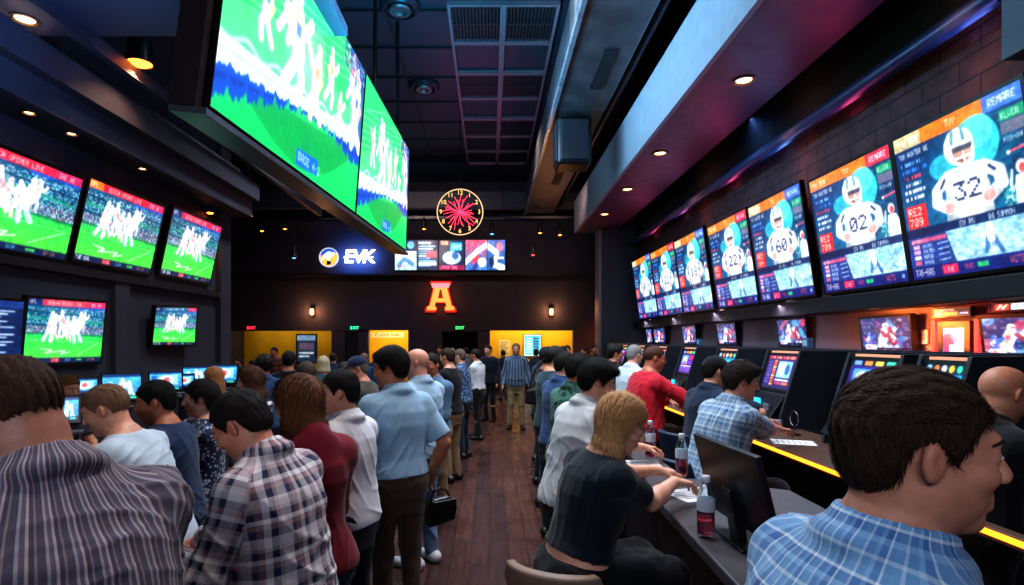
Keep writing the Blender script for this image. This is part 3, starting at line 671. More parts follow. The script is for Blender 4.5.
# big hanging video wall
A = Vector((-1.93, 3.8, 3.37)); B = Vector((-1.50, 10.0, 3.37)); A2 = Vector((-1.71, 3.8, 5.2)); B2 = Vector((-1.44, 10.0, 5.2))
def lerp(p, q, t): return p + (q - p) * t
tm = .527
nb = (B - A).cross(A2 - A).normalized()
if nb.x < 0: nb = -nb
for k, (t0, t1) in enumerate(((.006, tm - .004), (tm + .004, .994))):
    P = [lerp(lerp(A, B, t0), lerp(A2, B2, t0), .985), lerp(lerp(A, B, t1), lerp(A2, B2, t1), .985), lerp(lerp(A, B, t1), lerp(A2, B2, t1), .02), lerp(lerp(A, B, t0), lerp(A2, B2, t0), .02)]
    display('hanging_screen', P, art_aerial(k), S_big, ['giant hanging screen, nearer half of the pair, showing a bright green field', 'giant hanging screen, farther half of the pair, ending above the crowd'][k], 'screen', 'giant hanging screens', .012, .03)
t = empty('screen_housing', (0, 0, 0)); bk = -nb * .05; bk2 = -nb * .24; bx = MB()
e0 = (B - A).normalized() * .04
bx.hexa([A - e0 + bk2, B + e0 + bk2, B + e0 + bk, A - e0 + bk], [A2 - e0 + bk2, B2 + e0 + bk2, B2 + e0 + bk, A2 - e0 + bk]); bx.build('cabinet', pmat('housing_brown', '3a3034', .45, .3), t)
lip = MB(); dn = Vector((0, 0, -.05)); lip.hexa([A - e0 + bk2 + dn, B + e0 + bk2 + dn, B + e0 + nb * .03 + dn, A - e0 + nb * .03 + dn], [A - e0 + bk2 + dn * .1, B + e0 + bk2 + dn * .1, B + e0 + nb * .03 + dn * .1, A - e0 + nb * .03 + dn * .1]); lip.build('bottom_tray', pmat('tray_steel', '77808c', .35, .7), t)
for f_ in (.1, .4, .7, .95):
    p = lerp(A2, B2, f_) - nb * .15; MB().cyl(p, (p.x, p.y, 7.3), .03, n=10).build('hanger_rod', M_bezel, t)
tag(t, 'long brown housing with steel tray holding the giant hanging screens', 'screen frame')
# right-hand player displays
cards = [(3.99, 5.25, 1.30, '32', 0), (5.31, 6.63, 1.30, '02', 1), (6.85, 8.2, 1.36, '60', 0), (8.29, 9.74, 1.38, '22', 1), (9.95, 11.5, 1.44, '18', 0), (11.56, 13.2, 1.47, '22', 1), (13.26, 14.9, 1.5, '07', 0)]
for k, (y0, y1, h, num, rd) in enumerate(cards):
    zb = 2.36; xb = 3.98; xt = xb - .2
    display('player_display', [(xt, y1, zb + h), (xt, y0, zb + h), (xb, y0, zb), (xb, y1, zb)], art_card(num, 11 * k, bool(rd), *((190, 180) if k < 2 else (130, 130) if k < 4 else (90, 90))), S_card,
            f'tall tilted betting display with footballer number {num}, {ordn[k]} from the near end of right wall', 'display', 'player displays on the right wall', .03, .05, arm_mount(.1))
# small televisions on the lower right wall
for k, (px0, px1, pt, pb) in enumerate(((864, 913, 319, 352), (780, 808, 320, 347), (719, 737, 322, 346), (684, 697, 323, 343), (655, 666, 325, 340), (647.5, 653, 326, 340))):
    X = 4.22; d1 = FPX * X / (px0 - VX); d0 = FPX * X / (px1 - VX); zt = CAMZ + (VY - pt) * d1 / FPX; zb = CAMZ + (VY - pb) * d1 / FPX
    zt = max(min(zt, 2.08), 1.98); zb = zt - .36
    display('small_television', [(X - .04, d1, zt), (X - .04, d0, zt), (X, d0, zb), (X, d1, zb)], art_action(40 + k, *((90, 60) if k == 0 else (60, 42))), S_small, f'small wall television behind the kiosks, {ordn[k]} from the orange lit doorway', 'television', 'small televisions behind the kiosks', .025, .05, arm_mount(.03))
display('small_television', [(4.18, 4.76, 1.98), (4.18, 4.1, 1.98), (4.22, 4.1, 1.66), (4.22, 4.76, 1.66)], art_action(55, 90, 60), S_small, 'small wall television at the right edge, right of the red portrait panel', 'television', None, .03, .05, arm_mount(.03))
cv = Cv(60, 14, 60, 14, '101828'); cv.rect(6, 1, 26, 13, 'd04030'); cv.line([(10, 11), (14, 3), (18, 11), (22, 3)], 1.5, 'ffd0c0'); cv.rect(28, 1, 52, 13, 'e8eef4'); cv.text(33, 3, 8, '11', '60788c', 1.2)
display('score_sign', [(4.2, 4.7, 2.10), (4.2, 4.3, 2.10), (4.2, 4.3, 2.04), (4.2, 4.7, 2.04)], cv, S_small, 'little score sign with red and white squares above right edge television', 'sign', None, .01, .03)
# portrait poster panel with red glowing sides
cv = Cv(60, 80, 60, 80, '6a48a0'); cv.grad(0, 0, 60, 80, 'b0c8f0', '7a4a9a'); cv.ell(14, 30, 16, 22, 'c03a70'); cv.ell(40, 16, 18, 12, '5878c8'); cv.rect(18, 34, 56, 66, 'f4f8ff'); cv.rect(0, 68, 60, 80, '281c48'); cv.rect(4, 4, 30, 12, 'e8f4ff'); cv.text(8, 70, 6, 'NEWS', 'd05080')
def px_extra(t, L, u, v, n):
    c = Vector((0, 0, 0)); hu = (L[1] - L[0]).length / 2; hv = (L[0] - L[3]).length / 2
    MB().cyl(n * -.05, n * -.058, .05).build('wall_mount', M_bezel, t)
    for s_ in (-1, 1): MB().hexa([u * (s_ * (hu + .115) - .02) - v * (hv + .05), u * (s_ * (hu + .115) + .02) - v * (hv + .05), u * (s_ * (hu + .115) + .02) - v * (hv + .05) - n * .05, u * (s_ * (hu + .115) - .02) - v * (hv + .05) - n * .05], [u * (s_ * (hu + .115) - .02) + v * (hv + .07), u * (s_ * (hu + .115) + .02) + v * (hv + .07), u * (s_ * (hu + .115) + .02) + v * (hv + .07) - n * .05, u * (s_ * (hu + .115) - .02) + v * (hv + .07) - n * .05]).build('light_strip', emat('red_strip', 'ff2a30', 2.6), t)
X = 4.24
display('portrait_panel', [(X, 5.24, 1.91), (X, 5.0, 1.91), (X, 5.0, 1.55), (X, 5.24, 1.55)], cv, S_small, 'portrait poster screen in dark frame with red glowing sides', 'display', None, .06, .05, px_extra)
cv = Cv(80, 16, 80, 16, '20202c'); cv.text(14, 1.2, 5, 'SWUIRFVOD', 'ffffff', .9); cv.rect(4, 9, 20, 14, 'd8b8a0'); cv.rect(24, 8, 54, 14, 'f0b050'); cv.rect(58, 9, 76, 13, '88b8e0')
display('header_sign', [(4.22, 5.33, 2.09), (4.22, 4.92, 2.09), (4.22, 4.92, 2.02), (4.22, 5.33, 2.02)], cv, S_small, 'dark header sign with white lettering above the portrait poster screen', 'sign', None, .01, .03)
t = empty('wall_switch_plate', (4.29, 5.52, 1.83)); MB().box(-.01, .01, -.04, .04, -.07, .07).build('plate', pmat('white_plastic', 'd8d0cc', .4), t, bevel=.004); MB().box(-.016, -.008, -.014, .014, -.03, .03).build('rocker', pmat('grey_plastic', '88868a', .4), t, bevel=.003); tag(t, 'white switch plate on the orange lit wall beside portrait poster screen', 'switch')
area(3.9, 5.75, 2.1, .05, 1.1, 90, (1, .24, .05), (4.3, 5.75, 1.6))
area(3.95, 5.1, 2.1, .05, .6, 6, (1, .06, .04), (4.3, 5.1, 1.5))
for yy in (3.6, 7.6, 9.8, 12.0, 14.2): area(3.7, yy, 2.08, .05, 1.9, 10, (.75, .62, .85), (4.2, yy, 1.5))  # unseen fill lamps added under the shelf to lift the lower wall
spot(3.6, 17.5, 3.0, 160, (1, .22, .06), 130, (4.2, 18, 1.6))

# ------------------------------------------------------------------ back wall signs
x, y, z = at(330, 258, YB - .45); t = empty('emblem_sign', (x, YB - .55, z)); r = .33
MY = Matrix.Rotation(R(90), 3, 'X')
MB().lathe([(r, .0), (r, .06), (r * .9, .06), (r * .9, .0)], n=40, M=MY).build('rim', emat('emblem_rim', 'b0b4d8', 1.2), t, True)
MB().lathe([(r * .9, .0), (r * .9, .03), (.01, .03)], n=40, M=MY).build('backing', emat('emblem_orange', 'f0a040', 1.5), t)
bl = MB().prism([(-.29, -.034, .05), (.26, -.034, .16), (.1, -.034, .3), (-.1, -.034, .29), (-.24, -.034, .2)], (0, -.006, 0)).build('blue_field', emat('emblem_blue', '2c4ea8', 1.3), t)
MB().prism([(-.26, -.042, -.1), (-.16, -.042, .1), (-.02, -.042, .2), (.2, -.042, .16), (.14, -.042, .04), (.04, -.042, .0), (.0, -.042, -.12), (-.12, -.042, -.02)], (0, -.008, 0)).build('head_motif', emat('emblem_white', 'd8ecf0', 1.6), t)
MB().prism([(-.06, -.043, -.1), (.08, -.043, -.14), (.06, -.043, -.24), (-.08, -.043, -.26)], (0, -.008, 0)).build('dark_motif', pmat('emblem_dark', '28303c', .5), t)
tag(t, 'round lit emblem in blue, white and orange on the back wall', 'emblem')
def letters(name, txt, p, h, m, parent=None, depth=.05, sx=1.0, shear=0.0, font_off=0.0):
    cu = bpy.data.curves.new(name, 'FONT'); cu.body = txt; cu.size = h; cu.extrude = depth; cu.align_x = 'CENTER'; cu.align_y = 'CENTER'; cu.shear = shear; cu.offset = font_off
    o = bpy.data.objects.new(name, cu); C.objects.link(o); dg = bpy.context.evaluated_depsgraph_get(); me = bpy.data.meshes.new_from_object(o.evaluated_get(dg)); bpy.data.objects.remove(o)
    q = bpy.data.objects.new(name, me); C.objects.link(q); me.materials.clear(); me.materials.append(m); q.location = p; q.rotation_euler = (R(90), 0, 0); q.scale = (sx, 1, 1); q.parent = parent; return q
x, y, z = at(359, 257.5, YB - .45); t = empty('lit_letter_sign', (x, YB - .56, z))
M_lw = emat('letter_white', 'eaf4ff', 4.0)
for k, ch in enumerate('EVK'): letters('letter', ch, ((k - 1) * .33, 0, 0), .62, M_lw, t, .03, 1.05, .12, .012)
MB().box(-.5, .52, -.01, .01, -.02, .0).build('crossbar', M_lw, t)
tag(t, 'white lit letters with blue glow beside the round emblem', 'sign')
pl = area(x, YB - .75, z, 1.1, .5, 40, (.04, .2, 1), (x, YB, z))
# the A
x, y, z = at(441, 297, YB); t = empty('letter_a_sign', (x, YB - .12, z))
def aprof(s, yy): return [(px_ * s, yy, pz * s) for px_, pz in ((-.5, -.5), (-.16, -.5), (-.16, -.38), (-.22, -.36), (-.18, -.2), (.18, -.2), (.22, -.36), (.16, -.38), (.16, -.5), (.5, -.5), (.5, -.36), (.4, -.34), (.22, .38), (.34, .4), (.34, .5), (-.34, .5), (-.34, .4), (-.22, .38), (-.4, -.34), (-.5, -.36))]
MB().prism(aprof(1.08, .1), (0, -.12, 0)).build('red_return', emat('a_red', 'd02010', .9), t)
MB().prism(aprof(.94, -.021), (0, -.03, 0)).build('face', emat('a_orange', 'ff7a38', 2.2), t)
MB().prism([(-.09, -.022, -.06), (.09, -.022, -.06), (.03, -.022, .24), (-.03, -.022, .24)], (0, -.033, 0)).build('counter', pmat('a_dark', '401008', .5), t)
MB().box(-.3, .3, -.066, -.05, .3, .47).build('grey_cap', emat('a_cap', 'b09aa8', .9), t)
tag(t, 'glowing orange block letter A sign on the back wall', 'sign'); area(x, YB - .5, z, .6, .6, 6, (1, .15, .05), (x, YB, z))
# menu boards
for k, (px0, px1) in enumerate(((395, 416.5), (417, 438), (439, 464.5), (465.5, 487), (487.5, 505))):
    d = YB - .6; a = at(px0, 240, d); b = at(px1, 270, d)
    display('menu_board', [(a[0], d, a[2]), (b[0], d, a[2]), (b[0], d, b[2]), (a[0], d, b[2])], art_menu(k), S_small, ['lit menu board with food panels behind the hanging screen edge', 'lit menu board with text rows and a pink box', 'lit menu board with teal title and crimson band', 'lit menu board with red and blue collage', 'narrow lit menu board at the right end of the row'][k], 'menu board', 'menu boards above the back wall', .008, .08, back_mount)
# neon clock wheel
x, y, z = at(460, 212, 14); t = empty('neon_clock', (x, 14, z)); r = .57
circ = lambda rr, n=48: [(rr * math.cos(2 * math.pi * i / n), 0, rr * math.sin(2 * math.pi * i / n)) for i in range(n)]
MB().tube(circ(r), .014, 6, True).build('outer_ring', emat('neon_gold', 'c8a878', 1.5), t, True)
sb = MB(); rr_ = random.Random(4)
for i in range(30):
    a = i * 2 * math.pi / 30 + rr_.uniform(-.1, .1); q = r * rr_.uniform(.5, .86); w_ = rr_.uniform(-.25, .25)
    sb.tube([(0, -.01, 0), (q * .5 * math.cos(a + w_), -.01, q * .5 * math.sin(a + w_)), (q * math.cos(a), -.01, q * math.sin(a))], .0065, 5)
sb.build('starburst', emat('neon_red', 'ff3050', 3.6), t)
for i in range(12):
    a = math.pi / 2 - i * math.pi / 6; letters('numeral', str(i or 12), (r * .84 * math.cos(a), -.01, r * .84 * math.sin(a)), .15, emat('neon_yellow', 'e8c070', 1.6), t, .006)
MB().cyl((0, 0, r), (0, 0, 7.3 - z), .01, n=6).build('hanger_rod', M_bezel, t)
tag(t, 'round neon clock with red starburst hanging before the menu boards', 'clock')
# exit signs
for px, py, col, txt, lab in ((252, 328, 'ff3040', 'EXIT', 'small red exit sign above the left yellow opening'), (355, 328, '30e0a0', 'EXIT', 'small green exit sign above the dark back door'), (460, 328, '40e070', 'EXIT', 'small green exit sign above the dark passage')):
    x, y, z = at(px, py, YB); t = empty('exit_sign', (x, YB - .06, z)); MB().box(-.15, .15, 0, .05, -.08, .08).build('housing', pmat('sign_dark', '182420', .5), t, bevel=.01); letters('lettering', txt, (0, -.004, 0), .15, emat('exit_' + col, col, 3.0), t, .004); tag(t, lab, 'exit sign')
# counter and menu in the right yellow room; kiosk sign by the left opening
t = empty('service_counter', (1.45, YB + .1, 0)); MB().box(-1.44, 1.44, -.05, .5, 0, 1.02).build('front_panel', M_dark, t); MB().box(-1.44, 1.44, -.2, .55, 1.02, 1.08).build('countertop', pmat('pale_top', 'b0a080', .4), t, bevel=.01)
for k in range(3): MB().box(-1.2 + .85 * k, -.5 + .85 * k, -.08, -.05, .12, .8).build('panel_inset', pmat('inset_blue', '2a3550', .5), t)
tag(t, 'dark service counter in the yellow opening at the back', 'counter')
cv = Cv(60, 54, 50, 46, 'd8f0f0'); cv.rect(3, 3, 57, 51, '4fa8b8')
for k in range(6): cv.rect(8, 8 + k * 7, 30, 11 + k * 7, 'f0ffff'); cv.rect(34, 8 + k * 7, 52, 12 + k * 7, '1a5878')
a = at(524, 336, 21.2); b = at(541, 356, 21.2)
display('menu_sign', [(a[0], 21.24, a[2] + .05), (b[0], 21.24, a[2] + .05), (b[0], 21.24, b[2]), (a[0], 21.24, b[2])], cv, S_small, 'teal framed menu panel on the yellow wall behind the counter', 'sign', None, .02, .04)
t = empty('paper_notice', (.55, 21.29, 1.5)); MB().box(-.22, .22, -.006, 0, -.3, .3).build('sheet', pmat('notice_paper', 'd8c890', .7), t)
nl = MB()
for k in range(7): nl.box(-.16, .16 - .05 * (k % 3), -.009, -.006, .2 - .07 * k, .23 - .07 * k)
nl.build('print_lines', pmat('print_grey', '88784a', .7), t); tag(t, 'pale paper notice on the yellow wall left of the menu panel', 'notice')
cv = Cv(60, 80, 44, 60, '283850'); cv.rect(0, 0, 60, 16, '90a8c0'); cv.rect(6, 22, 54, 44, '6a5a70'); cv.rect(6, 50, 54, 56, 'c8d8e8'); cv.rect(6, 60, 40, 66, 'c8d8e8')
x, y, z = at(306, 355, 14)
def post(t, L, u, v, n):
    MB().cyl((0, .06, -1.35), (0, .06, -.3), .04).build('post', M_bezel, t); MB().lathe([(.26, 0), (.26, .03), (.05, .05)], (0, .06, -1.38), 20).build('base', M_bezel, t)
display('standing_sign', [(x - .22, 14, 1.92), (x + .24, 14, 1.92), (x + .24, 14, 1.25), (x - .22, 14, 1.25)], cv, screen_mat('dim_picture', .5), 'standing information sign on a post before the left yellow opening', 'sign', None, .03, .05, post)
for x, y, wd, p in ((-7.3, 20.6, 3.2, 16), (-3.6, 20.5, 1.4, 34), (1.5, 20.6, 3.0, 52)):
    area(x, y, 2.46, wd, .8, p, (1, .82, .5), (x, y + .3, 0))

t = empty('ceiling_vent_slot', (-2.55, 5.2, 4.998)); MB().box(-.045, .045, -.6, .6, -.004, .012).build('slot_body', M_dark, t); MB().box(-.06, -.045, -.61, .61, -.01, .01).build('rim', M_frame, t); MB().box(.045, .06, -.61, .61, -.01, .01).build('rim', M_frame, t); tag(t, 'thin dark air slot in the dropped ceiling, left of the hanging screen', 'air slot')

t = empty('ceiling_light_rail', (-2.6, 17, 5.52)); MB().box(-6.8, 6.6, -.03, .03, -.04, .04).build('rail', M_bezel, t)
for k in range(5): MB().cyl((-6 + 3 * k, 0, .04), (-6 + 3 * k, 0, 1.78), .012, n=8).build('hanger_rod', M_bezel, t)
tag(t, 'long dark lighting rail across the hall before the back wall', 'light rail')

for yy in (4.6, 7.2, 10.5): area(3.72, yy, 4.25, .3, 1.6, 1.8, (1, .35, .28), (4.05, yy, 4.35))  # warm lamps added without any fixture to redden the bricks
x, y, z = at(387, 335, 21.2); t = empty('header_lettering_sign', (x, 21.28, z)); MB().box(-.62, .62, -.0, .02, -.1, .1).build('backing', pmat('sign_cream', 'e8dcb0', .6), t); letters('lettering', 'PLASER SNIR', (0, -.006, 0), .17, pmat('letter_dark', '6a5a30', .5), t, .004); tag(t, 'small pale lettered header inside the lit middle doorway', 'sign')

struct(MB().box(3.96, 4.05, 4.06, 15.3, 4.56, 7.3).build('trim_10', M_dark))
area(3.55, 8.5, 4.72, .1, 7.0, 12, (.15, .35, 1), (3.84, 8.5, 4.45))  # added blue lamp, no visible source, to colour the pipe
# ------------------------------------------------------------------ figures: distance-field bodies meshed with surface nets
def axis_grid(lo, hi, fine, hf, hc):
    """coordinates from lo to hi: step hf inside the fine intervals, hc elsewhere"""
    out = [lo]; x = lo
    while x < hi:
        inside = any(a - hc <= x <= b for a, b in fine); x += hf if inside else hc; out.append(x)
    return np.array(out, np.float32)

class Field:
    def __init__(s, ax):
        s.ax = ax; s.D = np.full([len(a) for a in ax], .3, np.float32)
    def reg(s, lo, hi, m):
        sl = []
        for a, l, h in zip(s.ax, lo, hi):
            i = max(0, int(np.searchsorted(a, l - m)) - 1); j = min(len(a), int(np.searchsorted(a, h + m)) + 1)
            if j - i < 1: return None
            sl.append(slice(i, j))
        return tuple(sl)
    def pts(s, sl): return s.ax[0][sl[0]][:, None, None], s.ax[1][sl[1]][None, :, None], s.ax[2][sl[2]][None, None, :]
    def put(s, f, lo, hi, k=.02, sub=False, m=.05):
        sl = s.reg(lo, hi, m)
        if sl is None: return
        d = f(*s.pts(sl)); A = s.D[sl]
        if sub: d = -d; h = np.clip(.5 - .5 * (d - A) / -k, 0, 1) if False else np.clip(.5 + .5 * (d - A) / k, 0, 1); s.D[sl] = A * (1 - h) + d * h + k * h * (1 - h)
        else: h = np.clip(.5 + .5 * (A - d) / k, 0, 1); s.D[sl] = A * (1 - h) + d * h - k * h * (1 - h)
    def cone(s, a, b, ra, rb, k=.02, sub=False, flat=None):
        a = np.asarray(a, float); b = np.asarray(b, float); r = max(ra, rb)
        s.put(cone_f(a, b, ra, rb, flat), np.minimum(a, b) - r, np.maximum(a, b) + r, k, sub)
    def ell(s, c, M, rad, k=.02, sub=False):
        c = np.asarray(c, float); r = max(rad)
        s.put(ell_f(c, M, rad), c - r, c + r, k, sub)

def cone_f(a, b, ra, rb, flat=None):
    ab = b - a; L2 = float(ab @ ab) + 1e-9
    def f(x, y, z):
        px, py, pz = x - a[0], y - a[1], z - a[2]
        t = np.clip((px * ab[0] + py * ab[1] + pz * ab[2]) / L2, 0, 1)
        dx, dy, dz = px - t * ab[0], py - t * ab[1], pz - t * ab[2]
        if flat is not None:
            n, q = flat; e = (dx * n[0] + dy * n[1] + dz * n[2]) * (1 / q - 1); dx, dy, dz = dx + n[0] * e, dy + n[1] * e, dz + n[2] * e
            return (np.sqrt(dx * dx + dy * dy + dz * dz) - (ra + (rb - ra) * t)) * q ** .5
        return np.sqrt(dx * dx + dy * dy + dz * dz) - (ra + (rb - ra) * t)
    return f

def ell_f(c, M, rad):
    def f(x, y, z):
        px, py, pz = x - c[0], y - c[1], z - c[2]; k0 = 0; k1 = 0
        for i in range(3):
            q = px * M[i][0] + py * M[i][1] + pz * M[i][2]; k0 = k0 + (q / rad[i]) ** 2; k1 = k1 + (q / rad[i] ** 2) ** 2
        k0 = np.sqrt(k0); return k0 * (k0 - 1) / (np.sqrt(k1) + 1e-6)
    return f

def surface_nets(F):
    D = F.D; ax = F.ax
    D[0] = np.maximum(D[0], .01); D[-1] = np.maximum(D[-1], .01); D[:, 0] = np.maximum(D[:, 0], .01); D[:, -1] = np.maximum(D[:, -1], .01); D[:, :, 0] = np.maximum(D[:, :, 0], .01); D[:, :, -1] = np.maximum(D[:, :, -1], .01)
    S = D < 0
    c = S[:-1, :-1, :-1].astype(np.int8)
    c = c + S[1:, :-1, :-1] + S[:-1, 1:, :-1] + S[1:, 1:, :-1] + S[:-1, :-1, 1:] + S[1:, :-1, 1:] + S[:-1, 1:, 1:] + S[1:, 1:, 1:]
    act = (c > 0) & (c < 8); I, J, K = np.nonzero(act); n = len(I)
    idx = np.full(act.shape, -1, np.int32); idx[I, J, K] = np.arange(n)
    corner = [(0, 0, 0), (1, 0, 0), (0, 1, 0), (1, 1, 0), (0, 0, 1), (1, 0, 1), (0, 1, 1), (1, 1, 1)]
    val = [D[I + a, J + b, K + e] for a, b, e in corner]
    acc = np.zeros((n, 3), np.float32); cnt = np.zeros(n, np.float32)
    for p in range(8):
        for q in range(p + 1, 8):
            df = [corner[q][i] - corner[p][i] for i in range(3)]
            if sum(abs(e) for e in df) != 1: continue
            m = (val[p] < 0) != (val[q] < 0); t = np.where(m, val[p] / (val[p] - val[q] + 1e-12), 0)
            for i in range(3): acc[:, i] += np.where(m, corner[p][i] + t * df[i], 0)
            cnt += m
    acc /= cnt[:, None]
    V = np.empty((n, 3), np.float32)
    for i, g in enumerate((I, J, K)): V[:, i] = ax[i][g] + acc[:, i] * (ax[i][g + 1] - ax[i][g])
    Q = []
    for i in range(3):
        a = [slice(1, -1)] * 3; a[i] = slice(0, -1); b = list(a); b[i] = slice(1, None)
        s0 = S[tuple(a)]; s1 = S[tuple(b)]; X = np.argwhere(s0 != s1)
        if not len(X): continue
        sg = s0[X[:, 0], X[:, 1], X[:, 2]]; off = np.ones(3, int); off[i] = 0; X = X + off
        j, k = (i + 1) % 3, (i + 2) % 3; ej = np.eye(3, dtype=int)[j]; ek = np.eye(3, dtype=int)[k]
        q = np.stack([idx[tuple((X - o).T)] for o in (ej + ek, ek, 0 * ej, ej)], 1)
        Q.append(np.where(sg[:, None], q, q[:, ::-1]))
    return V, np.concatenate(Q) if Q else np.zeros((0, 4), int)

def normals(V, Q):
    a, b, c, d = (V[Q[:, i]] for i in range(4)); fn = np.cross(c - a, d - b); N_ = np.zeros_like(V)
    for i in range(4): np.add.at(N_, Q[:, i], fn)
    return N_ / (np.linalg.norm(N_, axis=1, keepdims=True) + 1e-9)

def relax(V, Q, it=1, w=.5):
    for _ in range(it):
        A = np.zeros_like(V); n = np.zeros(len(V), np.float32)
        for i in range(4):
            for j in (1, 3): np.add.at(A, Q[:, i], V[Q[:, (i + j) % 4]])
            np.add.at(n, Q[:, i], 2)
        V = V * (1 - w) + A / np.maximum(n, 1)[:, None] * w
    return V

# ---- materials for figures
def skin_mat(tone):
    nm = 'skin_' + tone
    if nm in _mc: return _mc[nm]
    n = N(nm); c = srgb(tone); a = n.n('ShaderNodeAttribute', attribute_name='tint'); sx = n.n('ShaderNodeSeparateXYZ'); n.l(a.outputs['Vector'], sx.inputs[0])
    f = n.noise(55, 4); r = n.ramp([(.3, tuple(q * .88 for q in c)), (.7, tuple(min(1, q * 1.08) for q in c))]); n.l(f, r.inputs[0])
    red = (min(1, c[0] * .95), c[1] * .55, c[2] * .52)
    x = n.mix(sx.outputs[0], r.outputs[0], red); x = n.mix(sx.outputs[2], x, tuple(q * .34 for q in c)); n.l(x, n.b.inputs['Base Color'])
    n.b.inputs['Roughness'].default_value = .5; n.b.inputs['Subsurface Weight'].default_value = .12; n.b.inputs['Subsurface Radius'].default_value = (.012, .005, .003); n.b.inputs['Subsurface Scale'].default_value = .6
    n.bump(n.noise(260, 2), .12, .002); _mc[nm] = n.m; return n.m

def hair_mat(col):
    nm = 'hair_' + col
    if nm in _mc: return _mc[nm]
    n = N(nm); c = srgb(col); f = n.noise(30, 4, .6, stretch=(6, 6, 1.2)); r = n.ramp([(.25, tuple(q * .5 for q in c)), (.75, tuple(min(1, q * 1.5) for q in c))]); n.l(f, r.inputs[0]); n.l(r.outputs[0], n.b.inputs['Base Color'])
    n.b.inputs['Roughness'].default_value = .55; n.b.inputs['Specular IOR Level'].default_value = .28; n.bump(n.noise(120, 3, .6, stretch=(5, 5, 1)), .7, .006); _mc[nm] = n.m; return n.m

def cloth_mat(name, base, pat=None, rough=.85):
    """pat: None or dict(u=[(pos,col)...], pu=period, v=..., pv=..., mode)"""
    nm = 'cloth_' + name
    if nm in _mc: return _mc[nm]
    n = N(nm); c = srgb(base); a = n.n('ShaderNodeAttribute', attribute_name='cloth'); sx = n.n('ShaderNodeSeparateXYZ'); n.l(a.outputs['Vector'], sx.inputs[0])
    f = n.noise(9, 5, .6); r = n.ramp([(.3, (.82,) * 3), (.7, (1.1,) * 3)]); n.l(f, r.inputs[0]); col = None
    if pat:
        outs = []
        for ch, key, per in ((0, 'u', 'pu'), (1, 'v', 'pv')):
            if key not in pat: continue
            t = n.math('FRACT', n.math('MULTIPLY', sx.outputs[ch], 1.0 / pat[per])); q = n.ramp([(p, srgb(x)) for p, x in pat[key]], pat.get('interp', 'CONSTANT')); n.l(t, q.inputs[0]); outs.append(q.outputs[0])
        if len(outs) == 1: col = outs[0]
        else: col = n.mix(.5, outs[0], outs[1])
        if pat.get('print'):
            vo = n.n('ShaderNodeTexVoronoi'); vo.inputs['Scale'].default_value = pat['print'][1]; n.l(a.outputs['Vector'], vo.inputs['Vector']); q = n.ramp([(0, (1,) * 3), (.38, (0,) * 3)], 'CONSTANT'); n.l(vo.outputs['Distance'], q.inputs[0]); col = n.mix(q.outputs[0], col, srgb(pat['print'][0]))
    x = n.mix(1.0, col if col is not None else c, r.outputs[0], 'MULTIPLY'); n.l(x, n.b.inputs['Base Color'])
    n.b.inputs['Roughness'].default_value = rough; n.b.inputs['Specular IOR Level'].default_value = .2; n.b.inputs['Sheen Weight'].default_value = .15
    n.bump(n.noise(420, 2), .25, .0015); _mc[nm] = n.m; return n.m

def eye_mat():
    if 'eye' in _mc: return _mc['eye']
    n = N('eye'); tc = n.n('ShaderNodeTexCoord'); sx = n.n('ShaderNodeSeparateXYZ'); n.l(tc.outputs['Object'], sx.inputs[0])
    q = n.ramp([(0, (.75, .7, .68)), (.84, (.09, .05, .03)), (.95, (.005,) * 3)], 'CONSTANT'); n.l(n.math('DIVIDE', sx.outputs['Y'], .0125), q.inputs[0]); n.l(q.outputs[0], n.b.inputs['Base Color']); n.b.inputs['Roughness'].default_value = .08; _mc['eye'] = n.m; return n.m

def unit(v): v = np.asarray(v, float); return v / (np.linalg.norm(v) + 1e-9)
def wave(p, seed, freq, warp=.6):
    r = np.random.default_rng(seed); o = 0; w = np.sin(p @ (r.normal(size=3) * freq * .7) + r.uniform(0, 6)) * warp
    for k in range(3):
        d = unit(r.normal(size=3)) * freq * (1 + .5 * k); o = o + np.sin(p @ d + r.uniform(0, 6) + 2.2 * w) / (1 + .6 * k)
    return o / 2

class Fig: pass

def skeleton(sp, H):
    s = H / 1.75; g = Fig(); g.s = s; W = sp.get('w', 1.0); g.W = W; fem = sp.get('fem', False)
    lean, hp, hy, hunch = R(sp.get('lean', 4)), R(sp.get('hp', 8)), R(sp.get('hy', 0)), sp.get('hunch', .0)
    g.a = np.array((0, math.sin(lean), math.cos(lean))); g.b = np.array((0, math.cos(lean), -math.sin(lean))); g.x = np.array((1., 0, 0))
    sit = sp.get('sit'); g.P = np.array((0, 0, sit if sit else .93 * s))
    c_of = lambda t: hunch * np.clip(t / .52, 0, 1.1) ** 2 * s
    g.c_of = c_of
    g.Nb = g.P + g.a * .545 * s + g.b * (c_of(.545) - .012 * s)
    npitch = (lean + hp) / 2 + R(10); nd = np.array((0, math.sin(npitch), math.cos(npitch)))
    hs = s * .5 + .5; hs *= sp.get('hs', 1.0); g.hs = hs
    piv = g.Nb + nd * .046 * s
    Rm = Matrix.Rotation(-hy, 3, 'Z') @ Matrix.Rotation(-hp, 3, 'X') @ Matrix.Rotation(R(sp.get('hr', 0)), 3, 'Y')
    g.HX, g.HF, g.HU = (np.array(Rm @ Vector(v)) for v in ((1, 0, 0), (0, 1, 0), (0, 0, 1)))
    g.hc = piv + g.HU * .100 * hs + g.HF * .022 * hs
    g.top = max(float((g.hc + g.HU * .122 * hs)[2]), float((g.hc + (g.HU * .8 - g.HF * .6) * .112 * hs)[2]))
    sw = (.143 if fem else .163) * s * W
    g.S = {q: g.P + g.a * .452 * s + g.b * (c_of(.452) - .01) + g.x * sw * sg for q, sg in (('L', -1), ('R', 1))}
    g.ua, g.fa = .285 * s, .25 * s
    return g

